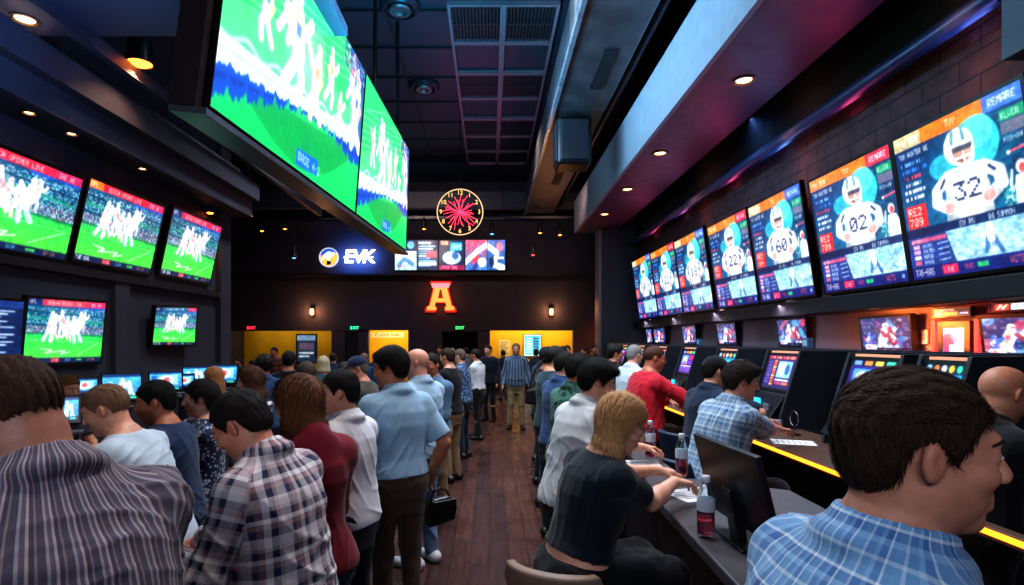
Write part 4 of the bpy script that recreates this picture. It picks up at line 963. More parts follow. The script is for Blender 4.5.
def solve(sp):
    """place the figure so its head lands where the photo shows it"""
    px, pt, d = sp['head']; top = CAMZ - (pt - VY) * d / FPX; lo, hi = 1.2, 2.3
    if sp.get('sit'):
        H = sp.get('H', 1.75); g = skeleton(sp, H); sp['sit'] = sp['sit'] + 0; dz = top - g.top
        # seated: scale the trunk a little, then trim the seat height
        H *= 1 + max(-.08, min(.08, dz / .85)); g = skeleton(sp, H); sp['sit'] += top - g.top; g = skeleton(sp, H)
    elif sp.get('H'):
        H = sp['H']; g = skeleton(sp, H)
    else:
        for _ in range(30):
            H = (lo + hi) / 2; g = skeleton(sp, H)
            if g.top < top: lo = H
            else: hi = H
    rz = R(sp['rz']); c, sn = math.cos(rz), math.sin(rz); hx, hy = g.hc[0], g.hc[1]
    wx = (px - VX) * d / FPX - (hx * c - hy * sn); wy = d - (hx * sn + hy * c)
    g.H = H; g.loc = (wx, wy); g.rz = rz; return g

def to_local(g, p):
    c, s = math.cos(-g.rz), math.sin(-g.rz); x, y = p[0] - g.loc[0], p[1] - g.loc[1]; return np.array((x * c - y * s, x * s + y * c, p[2]))

def ik(S, T, l1, l2, pole):
    d = T - S; L = np.linalg.norm(d); L = min(max(L, abs(l1 - l2) + .02), (l1 + l2) * .995); u = unit(d); T = S + u * L
    a = (l1 * l1 - l2 * l2 + L * L) / (2 * L); h = math.sqrt(max(l1 * l1 - a * a, 0)); p = np.asarray(pole, float); p = unit(p - u * (p @ u)); return S + u * a + p * h, T

TW = ([-.16, -.1, -.02, .06, .14, .24, .34, .42, .48, .53, .58], [.11, .150, .168, .163, .150, .157, .170, .170, .145, .085, .06], [.08, .112, .120, .112, .105, .112, .120, .112, .092, .070, .055])
FW = ([-.16, -.1, -.02, .06, .14, .24, .34, .42, .48, .53, .58], [.115, .162, .176, .155, .126, .130, .143, .148, .128, .075, .052], [.085, .118, .122, .106, .094, .104, .122, .106, .082, .062, .048])

def person(label, sp, group=None):
    g = solve(sp); s, hs, W = g.s, g.hs, g.W; sp = dict(sp); dist = sp['head'][2]; fem = sp.get('fem', False); fat = sp.get('fat', 0.0)
    hf = sp.get('res', np.clip(dist * .0017, .0042, .016)); hcr = max(hf * 1.8, .012); seed = sp.get('seed', int(abs(sp['head'][0] * 7 + sp['head'][1] * 13)))
    root = empty('person', (*g.loc, 0), g.rz)
    px_ = sp['head'][0]; group = group or ('people far back in the hall' if dist > 9.5 else 'people at the kiosk counter' if px_ > 600 else 'people in the right queue' if px_ > 530 else 'people in the left crowd')
    tt, tw, td = FW if fem else TW
    tt = np.array(tt) * s; tw = np.array(tw) * s * (W * .9 + .1); td = np.array(td) * s * (W * .7 + .3)
    belly = fat * .09 * s * np.exp(-((tt / s - .12) / .15) ** 2); 
    tw = tw + belly * .8; td = td + belly
    bust = (.022 * s * np.exp(-((tt / s - .32) / .07) ** 2)) if fem else 0 * tt
    cw = tt * 0 + belly * .6 + bust + np.array([g.c_of(t) for t in tt / s]) - .012 * s * np.exp(-((tt / s - .42) / .12) ** 2)
    td = td + bust * .5
    def torso_f(off=0, t0=-.16, t1=.56, flare=0):
        def f(x, y, z):
            qy, qz = y - g.P[1], z - g.P[2]; t = qy * g.a[1] + qz * g.a[2]; yy = qy * g.b[1] + qz * g.b[2]
            w = np.interp(t, tt, tw).astype(np.float32) + off; dd = np.interp(t, tt, td).astype(np.float32) + off; cc = np.interp(t, tt, cw).astype(np.float32)
            if flare: fl = np.clip((.2 * s - t) / (.3 * s), 0, 1) * flare; w = w + fl; dd = dd + fl
            e = (np.abs((x - g.P[0]) / w) ** 2.3 + np.abs((yy - cc) / dd) ** 2.3) ** (1 / 2.3); d = (e - 1) * np.minimum(w, dd)
            d = np.broadcast_to(d, np.broadcast_shapes(d.shape, t.shape)); return np.maximum(np.maximum(d, t0 * s - t), t - t1 * s)
        return f
    tlo = np.minimum(g.P - g.a * .2 * s, g.Nb) - .3; thi = np.maximum(g.P, g.Nb + .06) + .3
    # ---- arms
    arms = {}
    for q, sg in (('L', -1), ('R', 1)):
        A = dict(sp.get('arm' + q, sp.get('arms', {}))); S = g.S[q]
        if 'world' in A: T = to_local(g, A['world'])
        elif 'px' in A: T = to_local(g, at(*A['px']))
        elif 't' in A: v = A['t']; T = np.array((v[0] * sg * s, v[1] * s, A['zw'] if 'zw' in A else g.P[2] + v[2] * s))
        else: T = S + np.array((sg * (.085 + .06 * fat), .06, -.51)) * s
        E, Wr = ik(S, T, g.ua, g.fa, A.get('pole', (sg * 1.0, -.45, .25) if 'zw' in A else (sg * .5, -.8, -.35)))
        h = unit(A['h']) if 'h' in A else unit(Wr - E)
        if 'hw' in A: c_, s_ = math.cos(-g.rz), math.sin(-g.rz); v = A['hw']; h = unit((v[0] * c_ - v[1] * s_, v[0] * s_ + v[1] * c_, v[2]))
        pn = np.asarray(A.get('pn', (-sg, .1, 0) if 't' not in A and 'px' not in A and 'world' not in A else (-sg * .3, 0, -1)), float); pn = unit(pn - h * (pn @ h))
        arms[q] = dict(S=S, E=E, W=Wr, h=h, pn=pn, th=(np.cross(h, pn) if q == 'R' else np.cross(pn, h)), curl=A.get('curl', .55), sg=sg)
    # ---- legs
    legs = {}
    for q, sg in (('L', -1), ('R', 1)):
        Hj = g.P + np.array((sg * .088 * s * (W * .5 + .5), 0, -.02 * s)); A = sp.get('leg' + q, {})
        if sp.get('sit'):
            kz = g.P[2] - .03; K = Hj + np.array((sg * .03, .42 * s, -.02)); An = K + np.array((0, -.05 * s, -.40 * s)); 
        else:
            An = np.array((sg * .10 * s + A.get('x', 0), A.get('y', 0.0) - .02, .085 * s)); K = (Hj + An) / 2 + np.array((0, .03 * s + A.get('k', 0), .01))
        legs[q] = dict(H=Hj, K=K, A=An, toe=An + np.array((sg * .03, .15 * s, -.05 * s)), heel=An + np.array((0, -.04 * s, -.05 * s)))
    allp = np.array([g.hc + v for v in ((0, 0, .16), (0, 0, -.2), (.13, 0, 0), (-.13, 0, 0), (0, .15, 0), (0, -.15, 0))] + [A['W'] + A['h'] * .2 for A in arms.values()] + [A['E'] for A in arms.values()] + [g.P + (.24, .2, 0), g.P - (.24, .22, 0)] + [x for l in legs.values() for x in (l['K'] + .08, l['K'] - .08, l['toe'] + .04, l['heel'] - .06)] + [S + .09 for S in g.S.values()] + [S - .09 for S in g.S.values()])
    lo = allp.min(0) - .05; hi = allp.max(0) + .05
    hd = .135 * hs
    fine = [[(g.hc[i] - hd - .02, g.hc[i] + hd + .02)] for i in range(3)]
    hands = dist < 5.5
    if hands:
        for A in arms.values():
            for i in range(3):
                e = np.array([A['W'][i], (A['W'] + A['h'] * .2 * s)[i]]); fine[i].append((e.min() - .05, e.max() + .05))
    ax = [axis_grid(lo[i], hi[i], fine[i], hf, hcr) for i in range(3)]
    F = Field(ax); mr = hf * .9
    F.put(torso_f(-.004, -.10 if sp.get('sit') else -.16), tlo, thi, .02)
    for q, sg in (('L', -1), ('R', 1)):
        A = arms[q]; F.cone(g.Nb + np.array((sg * .032 * s, -.012, -.004)), A['S'] + np.array((-sg * .012, 0, .006)), .046 * s, .044 * s, .05)
        F.ell(A['S'], np.eye(3), (.053 * s, .053 * s, .055 * s), .04)
        F.cone(A['S'], A['E'], .047 * s, .038 * s * (1 + .3 * fat), .03); F.cone(A['E'], A['E'] + (A['W'] - A['E']) * .35, .039 * s, .042 * s, .02); F.cone(A['E'] + (A['W'] - A['E']) * .35, A['W'], .041 * s, .027 * s, .02)
        h, pn, th, Wp = A['h'], A['pn'], A['th'], A['W']; cu = A['curl']
        kn = [Wp + h * (.088 - .004 * abs(i - 1)) * s + th * (.03 - .0205 * i) * s for i in range(4)]
        for i in range(4): F.cone(Wp + th * (.014 - .009 * i) * s, kn[i], max(.017 * s, mr), max(.0125 * s, mr), .012)
        F.cone(Wp + h * .02 * s + th * .012 * s, Wp + h * .05 * s + th * .034 * s + pn * .01 * s, .02 * s, .015 * s, .015)
        if hands or dist < 9:
            for i, fl in enumerate((.92, 1.0, .95, .75)):
                p = kn[i]; ang = cu * .5 + .06 * i
                for j, (ln, r_) in enumerate(((.043, .0092), (.027, .0084), (.021, .0075))):
                    dr = unit(h * math.cos(ang) + pn * math.sin(ang) + th * (.10 - .07 * i)); e = p + dr * ln * fl * s; F.cone(p, e, max(r_ * s * 1.02, mr), max(r_ * .93 * s, mr), .005); p = e; ang += cu * .75
            p = Wp + h * .048 * s + th * .036 * s + pn * .008 * s; ang = .9 - .25 * cu
            for ln, r_ in ((.038, .0115), (.03, .0098)):
                dr = unit(h * math.cos(ang) + th * math.sin(ang) + pn * (.25 + .5 * cu)); e = p + dr * ln * s; F.cone(p, e, max(r_ * s, mr), max(r_ * .85 * s, mr), .008); p = e; ang -= .45
    for q, l in legs.items():
        F.cone(l['H'], l['K'], .085 * s * (W * .5 + .5), .056 * s, .04); F.cone(l['K'], l['K'] + (l['A'] - l['K']) * .35, .054 * s, .055 * s, .02); F.cone(l['K'] + (l['A'] - l['K']) * .35, l['A'], .055 * s, .036 * s, .02); F.cone(l['heel'], l['toe'], .036 * s, .03 * s, .02)
    # head
    hc, X, Fw, U = g.hc, g.HX, g.HF, g.HU; Mh = np.array([X, Fw, U])
    hp_ = lambda x, y, z: hc + (X * x + Fw * y + U * z) * hs
    jw = sp.get('jaw', .0) + (-.004 if fem else 0)
    F.cone(g.Nb - g.a * .05 * s, hp_(0, -.022, -.05), (.047 if fem else .058) * s * (1 + .25 * fat), (.043 if fem else .055) * s * (1 + .2 * fat), .03)
    F.ell(hp_(0, -.012, .026), Mh, (.0765 * hs, .096 * hs, .088 * hs), .02)
    F.ell(hp_(0, .028, -.04), Mh, ((.060 + jw + .012 * fat) * hs, .062 * hs, .078 * hs), .03)
    F.ell(hp_(0, .0, -.06), Mh, ((.058 + jw + .02 * fat) * hs, .06 * hs, .045 * hs), .03)
    F.ell(hp_(0, .066, -.098), Mh, (.025 * hs, .02 * hs, .017 * hs), .022)
    F.cone(hp_(-.03, .078, .026), hp_(.03, .078, .026), .012 * hs, .012 * hs, .018)
    for sg in (-1, 1):
        F.ell(hp_(sg * .042, .062, -.022), Mh, (.022 * hs, .022 * hs, .018 * hs), .02)
        F.ell(hp_(sg * .032, .098, .004), Mh, (.019 * hs, .014 * hs, .010 * hs), .012, sub=True)
        F.ell(hp_(sg * .031, .0765, .0045), Mh, (.0150 * hs, .0138 * hs, .0135 * hs), .006)
        F.ell(hp_(sg * .079, -.008, -.006), np.array([X * .9 + Fw * .44 * sg, Fw * .9 - X * .44 * sg, U]), (.0095 * hs, .0175 * hs, .030 * hs), .006)
        F.ell(hp_(sg * .090, .0, -.002), Mh, (.009 * hs, .0085 * hs, .016 * hs), .004, sub=True)
        F.ell(hp_(sg * .0105, .101, -.030), Mh, (.0085 * hs, .010 * hs, .008 * hs), .006)
    F.cone(hp_(0, .086, .016), hp_(0, .107, -.024), .008 * hs, .0115 * hs, .01)
    F.cone(hp_(-.018, .083, -.0575), hp_(.018, .083, -.0575), .0075 * hs, .0075 * hs, .008); F.cone(hp_(0, .089, -.0575), hp_(0, .089, -.0575), .009 * hs, .009 * hs, .01)
    F.cone(hp_(-.016, .083, -.070), hp_(.016, .083, -.070), .0085 * hs, .0085 * hs, .008)
    F.cone(hp_(-.024, .094, -.0635), hp_(.024, .094, -.0635), .0022 * hs, .0022 * hs, .004, sub=True)
    V, Q = surface_nets(F); V = relax(V, Q, 1, .35)
    body = np_mesh('body', V, Q, skin_mat(sp.get('skin', 'c98f78')), root)
    L = (V - hc) @ Mh.T / hs
    lip = np.exp(-((L[:, 0] / .022) ** 2 + ((L[:, 2] + .0635) / .0085) ** 2) ** 1.5) * (L[:, 1] > .07)
    blush = .35 * np.exp(-(((np.abs(L[:, 0]) - .045) / .02) ** 2 + ((L[:, 2] + .025) / .022) ** 2)) * (L[:, 1] > .03) + .45 * np.exp(-((L[:, 0] / .014) ** 2 + ((L[:, 2] + .025) / .018) ** 2)) * (L[:, 1] > .1) + .4 * (np.abs(L[:, 0]) > .078) * (np.abs(L[:, 2]) < .04)
    st = sp.get('beard', 0 if fem else .12); beard = st * np.clip((-.03 - L[:, 2]) / .02, 0, 1) * np.clip((L[:, 1] - .0) / .02, 0, 1) * (L[:, 2] > -.13) * (1 - np.clip(lip * 1.5, 0, 1)) * (np.linalg.norm(L, axis=1) < .16)
    tip = np.zeros(len(V))
    vec_attr(body, 'tint', np.stack([np.clip(lip * .9 + blush * .55, 0, 1), tip, beard], 1))
    # eyes and brows
    if sp.get('face', dist < 6.5):
        for sg in (-1, 1):
            e = MB(); e.lathe([(.0125 * hs * math.sin(a_), .0125 * hs * -math.cos(a_)) for a_ in np.linspace(.02, math.pi - .02, 12)], n=16, M=Matrix.Rotation(R(-90), 3, 'X'))
            o = e.build('eye', eye_mat(), root, True); p = hp_(sg * .0315, .0795, .004); Uz = U * .52; o.matrix_local = Matrix(((X[0], Fw[0], Uz[0], p[0]), (X[1], Fw[1], Uz[1], p[1]), (X[2], Fw[2], Uz[2], p[2]), (0, 0, 0, 1)))
            MB().tube([hp_(sg * x_, y_, z_) for x_, y_, z_ in ((.012, .0915, .021), (.024, .092, .0265), (.038, .085, .027), (.048, .072, .021))], [.003 * hs, .0042 * hs, .0038 * hs, .0015 * hs], 6).build('eyebrow', hair_mat(sp.get('brow', sp.get('hair', '2a201c') if not fem else '4a3626')), root, True)
    # ---- hair
    style = sp.get('style', 'short'); hcol = sp.get('hair', '1d1714')
    if style != 'bald' and not sp.get('nohair'):
        th = {'buzz': .004, 'short': .007, 'full': .019, 'balding': .005, 'long': .02, 'pony': .014, 'curly': .026, 'bob': .02}.get(style, .012)
        lo2 = hc - .19 * hs; hi2 = hc + .19 * hs
        if style in ('long', 'bob', 'pony'): lo2 = lo2 - np.array((.03, .06, .36 if style != 'bob' else .12))
        hh = max(hf, .0045); FH = Field([axis_grid(lo2[i], hi2[i], [(lo2[i], hi2[i])], hh, hh) for i in range(3)])
        FH.ell(hp_(0, -.012 - th * .25, .028 + th * .25), Mh, ((.0765 + th) * hs, (.096 + th) * hs, (.088 + th * 1.1) * hs), .01)
        if style in ('full', 'curly'): FH.ell(hp_(.012, .05, .09), Mh, (.05 * hs, .042 * hs, .026 * hs), .02)
        if style in ('short', 'full', 'pony', 'long', 'bob'): FH.ell(hp_(0, -.055, -.02), Mh, ((.062 + th * .6) * hs, .052 * hs, .055 * hs), .02)
        x_, y_, z_ = FH.pts((slice(None),) * 3); qx, qy, qz = x_ - hc[0], y_ - hc[1], z_ - hc[2]
        lx = (qx * X[0] + qy * X[1] + qz * X[2]) / hs; ly = (qx * Fw[0] + qy * Fw[1] + qz * Fw[2]) / hs; lz = (qx * U[0] + qy * U[1] + qz * U[2]) / hs
        fh = sp.get('hairline', .070)
        zl = np.interp(ly, [-.12, -.08, -.045, -.03, -.012, .012, .022, .045, .075, .1], [-.085, -.078, -.05, .018, .026, .012, -.01, .035, fh - .01, fh + .004]).astype(np.float32)
        jit = .004 * np.sin(lx * 260 + ly * 90) * np.cos(ly * 240); FH.D = np.maximum(FH.D, (zl + jit - lz) * hs)
        if style == 'balding':
            FH.D = np.maximum(FH.D, (np.interp(ly, [.0, .03, .05], [-.2, .03, .3]).astype(np.float32) - lz) * hs * .5); FH.D = np.maximum(FH.D, ((lz - sp.get('bald', .066) - .35 * (ly + .09).clip(-.1, 0)) * hs).astype(np.float32))
        thick = sp.get('thin'); 
        if style in ('long', 'bob', 'pony'):
            Lh = sp.get('hlen', .30 if style == 'long' else .12); dz = np.array((0, 0, -1.0)); bk = unit(np.array((-Fw[0], -Fw[1], 0)))
            if style == 'pony':
                r0 = hp_(0, -.11, .02); FH.cone(r0, r0 + bk * .03 + dz * .05, .022 * hs, .028 * hs, .01); FH.cone(r0 + bk * .03 + dz * .05, r0 + bk * .015 + dz * Lh * .8, .028 * hs, .01 * hs, .01)
            else:
                for k in range(13):
                    an = R(-84 + 168 * k / 12); rx, ry = math.sin(an), -math.cos(an); st_ = hp_(rx * .078, ry * .092 - .005, .0); out = X * rx + Fw * ry; out[2] = 0; out = unit(out)
                    mid = st_ + dz * .1 * hs + out * .012; ln = Lh * (1 - .12 * abs(math.sin(k * 2.1))); en = st_ + dz * ln + out * .002 + bk * (.0 if style == 'bob' else .03)
                    en = en if style == 'bob' else en
                    FH.cone(st_, mid, .021 * hs, .024 * hs, .012); FH.cone(mid, en, .024 * hs, .012 * hs, .012)
        HV, HQ = surface_nets(FH)
        if len(HV) > 20:
            HV = relax(HV, HQ, 1, .4); HN = normals(HV, HQ)
            al = (HV - hc) @ Mh.T / hs; fr = 330 if style != 'curly' else 120
            HV = HV + HN * ((.0022 if style not in ('curly',) else .006) * hs * (np.sin(al[:, 0] * fr + 2 * np.sin(al[:, 2] * 40)) * np.cos(al[:, 2] * 30 + al[:, 1] * 60)))[:, None]
            allv, allf, b0 = [HV], [HQ], len(HV)
            ns = sp.get('strands', 6500 if dist < 1.6 else 4200 if dist < 3.4 else 2600 if dist < 5.2 else 0)
            if ns and style not in ('curly',):
                rg = np.random.default_rng(seed); ok = np.nonzero(HN @ U > -.75)[0] if style not in ('long', 'bob', 'pony') else np.arange(len(HV)); pk = rg.choice(ok, ns); p = HV[pk] - HN[pk] * .003; nn = HN[pk]
                if style in ('long', 'bob', 'pony'):
                    lp = al[pk]; ft = (lp[:, 2] > .02)[:, None]; sdw = np.where(lp[:, 0] > .012, 1.0, -1.0); dirl = np.stack([sdw * 1.0, np.where(lp[:, 1] > .0, -.45, -.3), -.35 + 0 * sdw], 1) @ Mh
                    if style == 'pony': dirl = np.tile(np.array([[0, -1.0, -.25]]), (ns, 1)) @ Mh
                    bt_ = np.clip((lp[:, 2:3] - .02) / .09, 0, 1); fl = dirl * bt_ + np.array((0, 0, -1.0)) * (1 - bt_) + rg.normal(size=(ns, 3)) * .14
                else:
                    lp = al[pk]; dirl = np.stack([lp[:, 0] * 5 + .25, np.where(lp[:, 2] > .05, .9, -.25), np.where(lp[:, 2] > .05, .1, -1.0)], 1); fl = dirl @ Mh + rg.normal(size=(ns, 3)) * .22
                fl = fl - nn * (fl * nn).sum(1, keepdims=True); fl /= np.linalg.norm(fl, axis=1, keepdims=True) + 1e-6
                ln = {'buzz': .007, 'short': .018, 'balding': .014, 'full': .034, 'long': .07, 'bob': .05, 'pony': .05}[style] * hs * rg.uniform(.6, 1.2, (ns, 1)); wv = np.cross(nn, fl); wr = (.0011 if style not in ('long', 'bob', 'pony') else .0016) * hs * (1 + max(0, dist - 1.5) * .35); rows = []
                for k in range(4):
                    t = k / 3; c_ = p + fl * ln * t + nn * (.0035 + (.004 * hs if style == 'short' else .006 if style == 'full' else .002) * t * (1.2 - t * .8)); w_ = wr * (1 - .8 * t); rows += [c_ - wv * w_, c_ + wv * w_]
                SV = np.stack(rows, 1).reshape(-1, 3); bi = (np.arange(ns) * 8)[:, None]; SF = np.concatenate([bi + np.array([[2 * k, 2 * k + 1, 2 * k + 3, 2 * k + 2]]) for k in range(3)]) + b0
                allv.append(SV); allf.append(SF)
            np_mesh('hair', np.concatenate(allv), np.concatenate(allf), hair_mat(hcol), root)
    if sp.get('beardhair'):
        pass
    # ---- clothes
    def uvs(V, sleeves=True):
        q = V - g.P; t = q @ g.a; yy = q @ g.b; u = np.arctan2(q[:, 0], -(yy - np.interp(t, tt, cw))) * .155 * s; v = t.copy(); dT = torso_f()(V[:, 0], V[:, 1], V[:, 2]) * 1.0
        for A in arms.values():
            dA = np.minimum(cone_f(A['S'] + (A['E'] - A['S']) * .12, A['E'], .05 * s, .04 * s)(V[:, 0], V[:, 1], V[:, 2]), cone_f(A['E'], A['W'], .04 * s, .03 * s)(V[:, 0], V[:, 1], V[:, 2])); m = dA < dT
            ax_ = unit(A['E'] - A['S']); r1 = unit(np.cross(ax_, (0, 1, .2))); r2 = np.cross(ax_, r1); e = V - A['S']
            ax2 = unit(A['W'] - A['E']); beyond = ((V - A['E']) @ ax_) > 0
            v = np.where(m, np.where(beyond, g.ua + (V - A['E']) @ ax2, e @ ax_), v); u = np.where(m, np.arctan2(e @ r2, e @ r1) * .055 * s, u)
        return np.stack([u, v, 0 * u], 1)
    def garment(name, F2, m, amp, fr, sd, it=1):
        V, Q = surface_nets(F2)
        if len(V) < 8: return None
        V = relax(V, Q, it, .5); Nn = normals(V, Q); uv = uvs(V)
        wp = wave(V, sd, fr * .35) * 1.6; rg = np.random.default_rng(sd); dsp = 0
        for k in range(4):
            kk = rg.normal(size=3) * np.array((1.2, 1.2, .55 if k < 2 else 1.1)); kk = unit(kk) * fr * (1.1 + .5 * k)
            rd = 1 - np.abs(np.sin(V @ kk + rg.uniform(0, 6) + wp * (1 + .3 * k))); msk = np.clip(wave(V, sd + 11 * k + 3, 7) * 1.4 + .25, 0, 1); dsp = dsp + rd ** 3 * msk * (1 - .15 * k)
        amp_ = amp * np.clip((np.linalg.norm(V - (g.Nb + g.a * .02), axis=1) - .10) / .08, .12, 1) if name in ('shirt', 'sweater', 'hoodie', 'dress', 'jacket') else amp
        V = V + Nn * (amp_ * (dsp * .95 - .35 + .18 * wave(V, sd + 2, fr * .5)))[:, None]
        o = np_mesh(name, V, Q, m, root); vec_attr(o, 'cloth', uv); return o
    cl = sp.get('top', dict(kind='shirt', sleeve=.5, m=cloth_mat('white', 'e8e8ec'))); off = cl.get('off', .016) ; hem = cl.get('hem', -.06 if not cl.get('tuck') else .03); hC = max(hf * 1.15, .008); sl_ = cl.get('sleeve', .5)
    pts = [tlo + .1, thi - .1] + [A['S'] + v for A in arms.values() for v in (.1, -.1)] + [A[k] + v for A in arms.values() for k in (('E', 'W') if sl_ > .7 else ('E',)) for v in (.07, -.07)]
    pts = np.array(pts); lo3, hi3 = pts.min(0), pts.max(0); F2 = Field([axis_grid(lo3[i], hi3[i], [(lo3[i], hi3[i])], hC, hC) for i in range(3)])
    F2.put(torso_f(off * s, hem, .535, cl.get('flare', .012) * s), tlo, thi, .02)
    for q, sg in (('L', -1), ('R', 1)):
        A = arms[q]; F2.cone(g.Nb + np.array((sg * .06 * s, -.008, -.034)), A['S'] + np.array((-sg * .012, 0, .004)), .036 * s + off, .044 * s + off, .045); F2.ell(A['S'], np.eye(3), (.052 * s + off,) * 3, .04)
        if sl_ <= .7: F2.cone(A['S'], A['S'] + (A['E'] - A['S']) * max(sl_ * 1.4, .1), .049 * s + off, .047 * s + off * 1.5, .04)
        else:
            F2.cone(A['S'], A['E'], .049 * s + off, .044 * s + off, .04); e = A['E'] + (A['W'] - A['E']) * min(1.0, (sl_ - .5) * 2); F2.cone(A['E'], e, .046 * s + off, .034 * s + off * .8, .025)
        # flat cuff: trim the rounded sleeve end
        if sl_ <= .7: c0 = A['S'] + (A['E'] - A['S']) * (max(sl_ * 1.4, .1) + .08); dr = unit(A['E'] - A['S'])
        else: c0 = A['E'] + (A['W'] - A['E']) * min(1.0, (sl_ - .5) * 2); dr = unit(A['W'] - A['E'])
        slr = F2.reg(c0 - .13, c0 + .13, 0)
        if slr:
            x_, y_, z_ = F2.pts(slr); pl = (x_ - c0[0]) * dr[0] + (y_ - c0[1]) * dr[1] + (z_ - c0[2]) * dr[2]; rad = np.sqrt(np.maximum(0, (x_ - c0[0]) ** 2 + (y_ - c0[1]) ** 2 + (z_ - c0[2]) ** 2 - pl ** 2)); F2.D[slr] = np.where(rad < .095 * s, np.maximum(F2.D[slr], pl), F2.D[slr])
    nkd = unit(hp_(0, -.022, -.05) - g.Nb)
    rcn = (.058 if not fem else .050) * s * (1 + .22 * fat) + .008
    F2.cone(g.Nb - g.a * .11 * s, g.Nb - nkd * .020 if cl['kind'] in ('shirt', 'polo', 'hoodie') else g.Nb - nkd * .036, .088 * s, rcn, .03)
    if cl['kind'] in ('shirt', 'polo', 'hoodie'):
        rc = (.064 + .012 * fat) * s + .006 if not fem else .056 * s
        nr = 20; cy = unit(np.cross(nkd, (1, 0, 0))) * -1; c0 = g.Nb + nkd * (.036 * s) + g.b * .004
        ring = [c0 + np.array((1, 0, 0)) * rc * math.cos(a_) + cy * rc * 1.02 * math.sin(a_) * -1 for a_ in np.linspace(0, 2 * math.pi, nr, endpoint=False)]
        if cl['kind'] == 'hoodie':
            for k in range(nr):
                p = ring[k]; bkk = max(0, float(-(p - c0) @ g.b)) / rc; F2.cone(p - nkd * .02, ring[(k + 1) % nr] - nkd * .02, .02 + .022 * bkk, .02 + .022 * bkk, .02)
            F2.ell(g.Nb - g.b * .075 * s - g.a * .05 * s, np.array([g.x, g.b, g.a]), (.12 * s, .045 * s, .085 * s), .03)
        else:
            for k in range(nr):
                p, p2 = ring[k], ring[(k + 1) % nr]; fr_ = float((p - c0) @ g.b) / rc; dp_ = nkd * (-.012 * max(0, fr_))
                o1, o2 = unit(p - c0), unit(p2 - c0); F2.cone(p + dp_, p2 + dp_, .008, .008, .005); F2.cone(p + dp_ * 1.6 - nkd * .016 + o1 * .005, p2 + dp_ * 1.6 - nkd * .016 + o2 * .005, .0095, .0095, .006); F2.cone(p + dp_ * 2.4 - nkd * .030 + o1 * .012, p2 + dp_ * 2.4 - nkd * .030 + o2 * .012, .0085, .0085, .004); F2.cone(p - nkd * .044 + o1 * .012, p2 - nkd * .044 + o2 * .012, .014, .014, .02)
    else:
        pass
    garment('sweater' if cl['kind'] == 'sweater' else cl['kind'] if cl['kind'] in ('hoodie', 'dress', 'jacket') else 'shirt', F2, cl['m'], cl.get('amp', .009) * s, cl.get('fr', 22), seed, 1)
    bt = sp.get('bottom', dict(kind='jeans', m=cloth_mat('jeans', '2c3a58'))); hB = max(hf * 1.6, .012)
    pts = [g.P + (.26, .24, .14 * s), g.P - (.26, .24, .2 * s)] + [l[k] + v for l in legs.values() for k in ('K', 'A', 'H') for v in (.12, -.1)]
    pts = np.array(pts); lo3, hi3 = pts.min(0), pts.max(0); F3 = Field([axis_grid(lo3[i], hi3[i], [], hB, hB) for i in range(3)])
    F3.put(torso_f(.015 * s, -.115 if sp.get('sit') else -.20, bt.get('rise', .085)), tlo, thi, .03)
    if bt['kind'] == 'skirt':
        ln = bt.get('len', .5); kk = [np.array((l['H'] * (1 - ln) + l['K'] * ln)) for l in legs.values()] if sp.get('sit') else None
        if kk: 
            for l in legs.values(): F3.cone(l['H'], l['K'], .11 * s, .085 * s, .06); F3.cone(l['K'], l['K'] + (l['A'] - l['K']) * .35, .085 * s, .08 * s, .05)
            F3.cone((legs['L']['H'] + legs['R']['H']) / 2, (legs['L']['K'] + legs['R']['K']) / 2, .10 * s, .08 * s, .05)
        else: F3.cone(g.P - (0, 0, .02), g.P - (0, 0, .42 * s), .16 * s, .19 * s, .05, flat=((0, 1., 0), .8))
    else:
        for l in legs.values():
            F3.cone(l['H'], l['K'], .100 * s * (W * .5 + .5), .069 * s, .05); F3.cone(l['K'], l['A'] + (0, 0, .0), .067 * s, .056 * s, .03)
    garment(bt['kind'] if bt['kind'] in ('skirt', 'jeans') else 'trousers', F3, bt['m'], .008 * s, 16, seed + 2, 1)
    if bt.get('belt'):
        F5 = Field([axis_grid(g.P[i] - (.25, .25, .12)[i], g.P[i] + (.25, .25, .16)[i], [], hB * .6, hB * .6) for i in range(3)]); F5.put(torso_f(.02 * s, .055, .085), tlo, thi, .005); V, Q = surface_nets(F5); np_mesh('belt', relax(V, Q), Q, pmat('belt_leather', '241812', .4), root)
    for q, l in legs.items():
        hS = max(hf, .01); lo4 = np.minimum(l['heel'], l['toe']) - .09; hi4 = np.maximum(l['A'], l['toe']) + .09; F4 = Field([axis_grid(lo4[i], hi4[i], [], hS, hS) for i in range(3)])
        F4.cone(l['heel'] + (0, 0, .015), l['A'], .046 * s, .045 * s, .02); F4.cone(l['heel'] + (0, 0, .01), l['toe'] + (0, .02, .002), .046 * s, .042 * s, .03, flat=((0, 0, 1.), .85))
        zf = min(l['heel'][2], l['toe'][2]) - .034 * s; x_, y_, z_ = F4.pts((slice(None),) * 3); F4.D = np.maximum(F4.D, zf - z_ + 0 * x_ + 0 * y_); V, Q = surface_nets(F4); V = relax(V, Q)
        if not sp.get('sit'): V[:, 2] = np.maximum(V[:, 2], .004)
        np_mesh('shoe', V, Q, sp.get('shoe', pmat('shoe_dark', '1c1a1a', .4)), root)
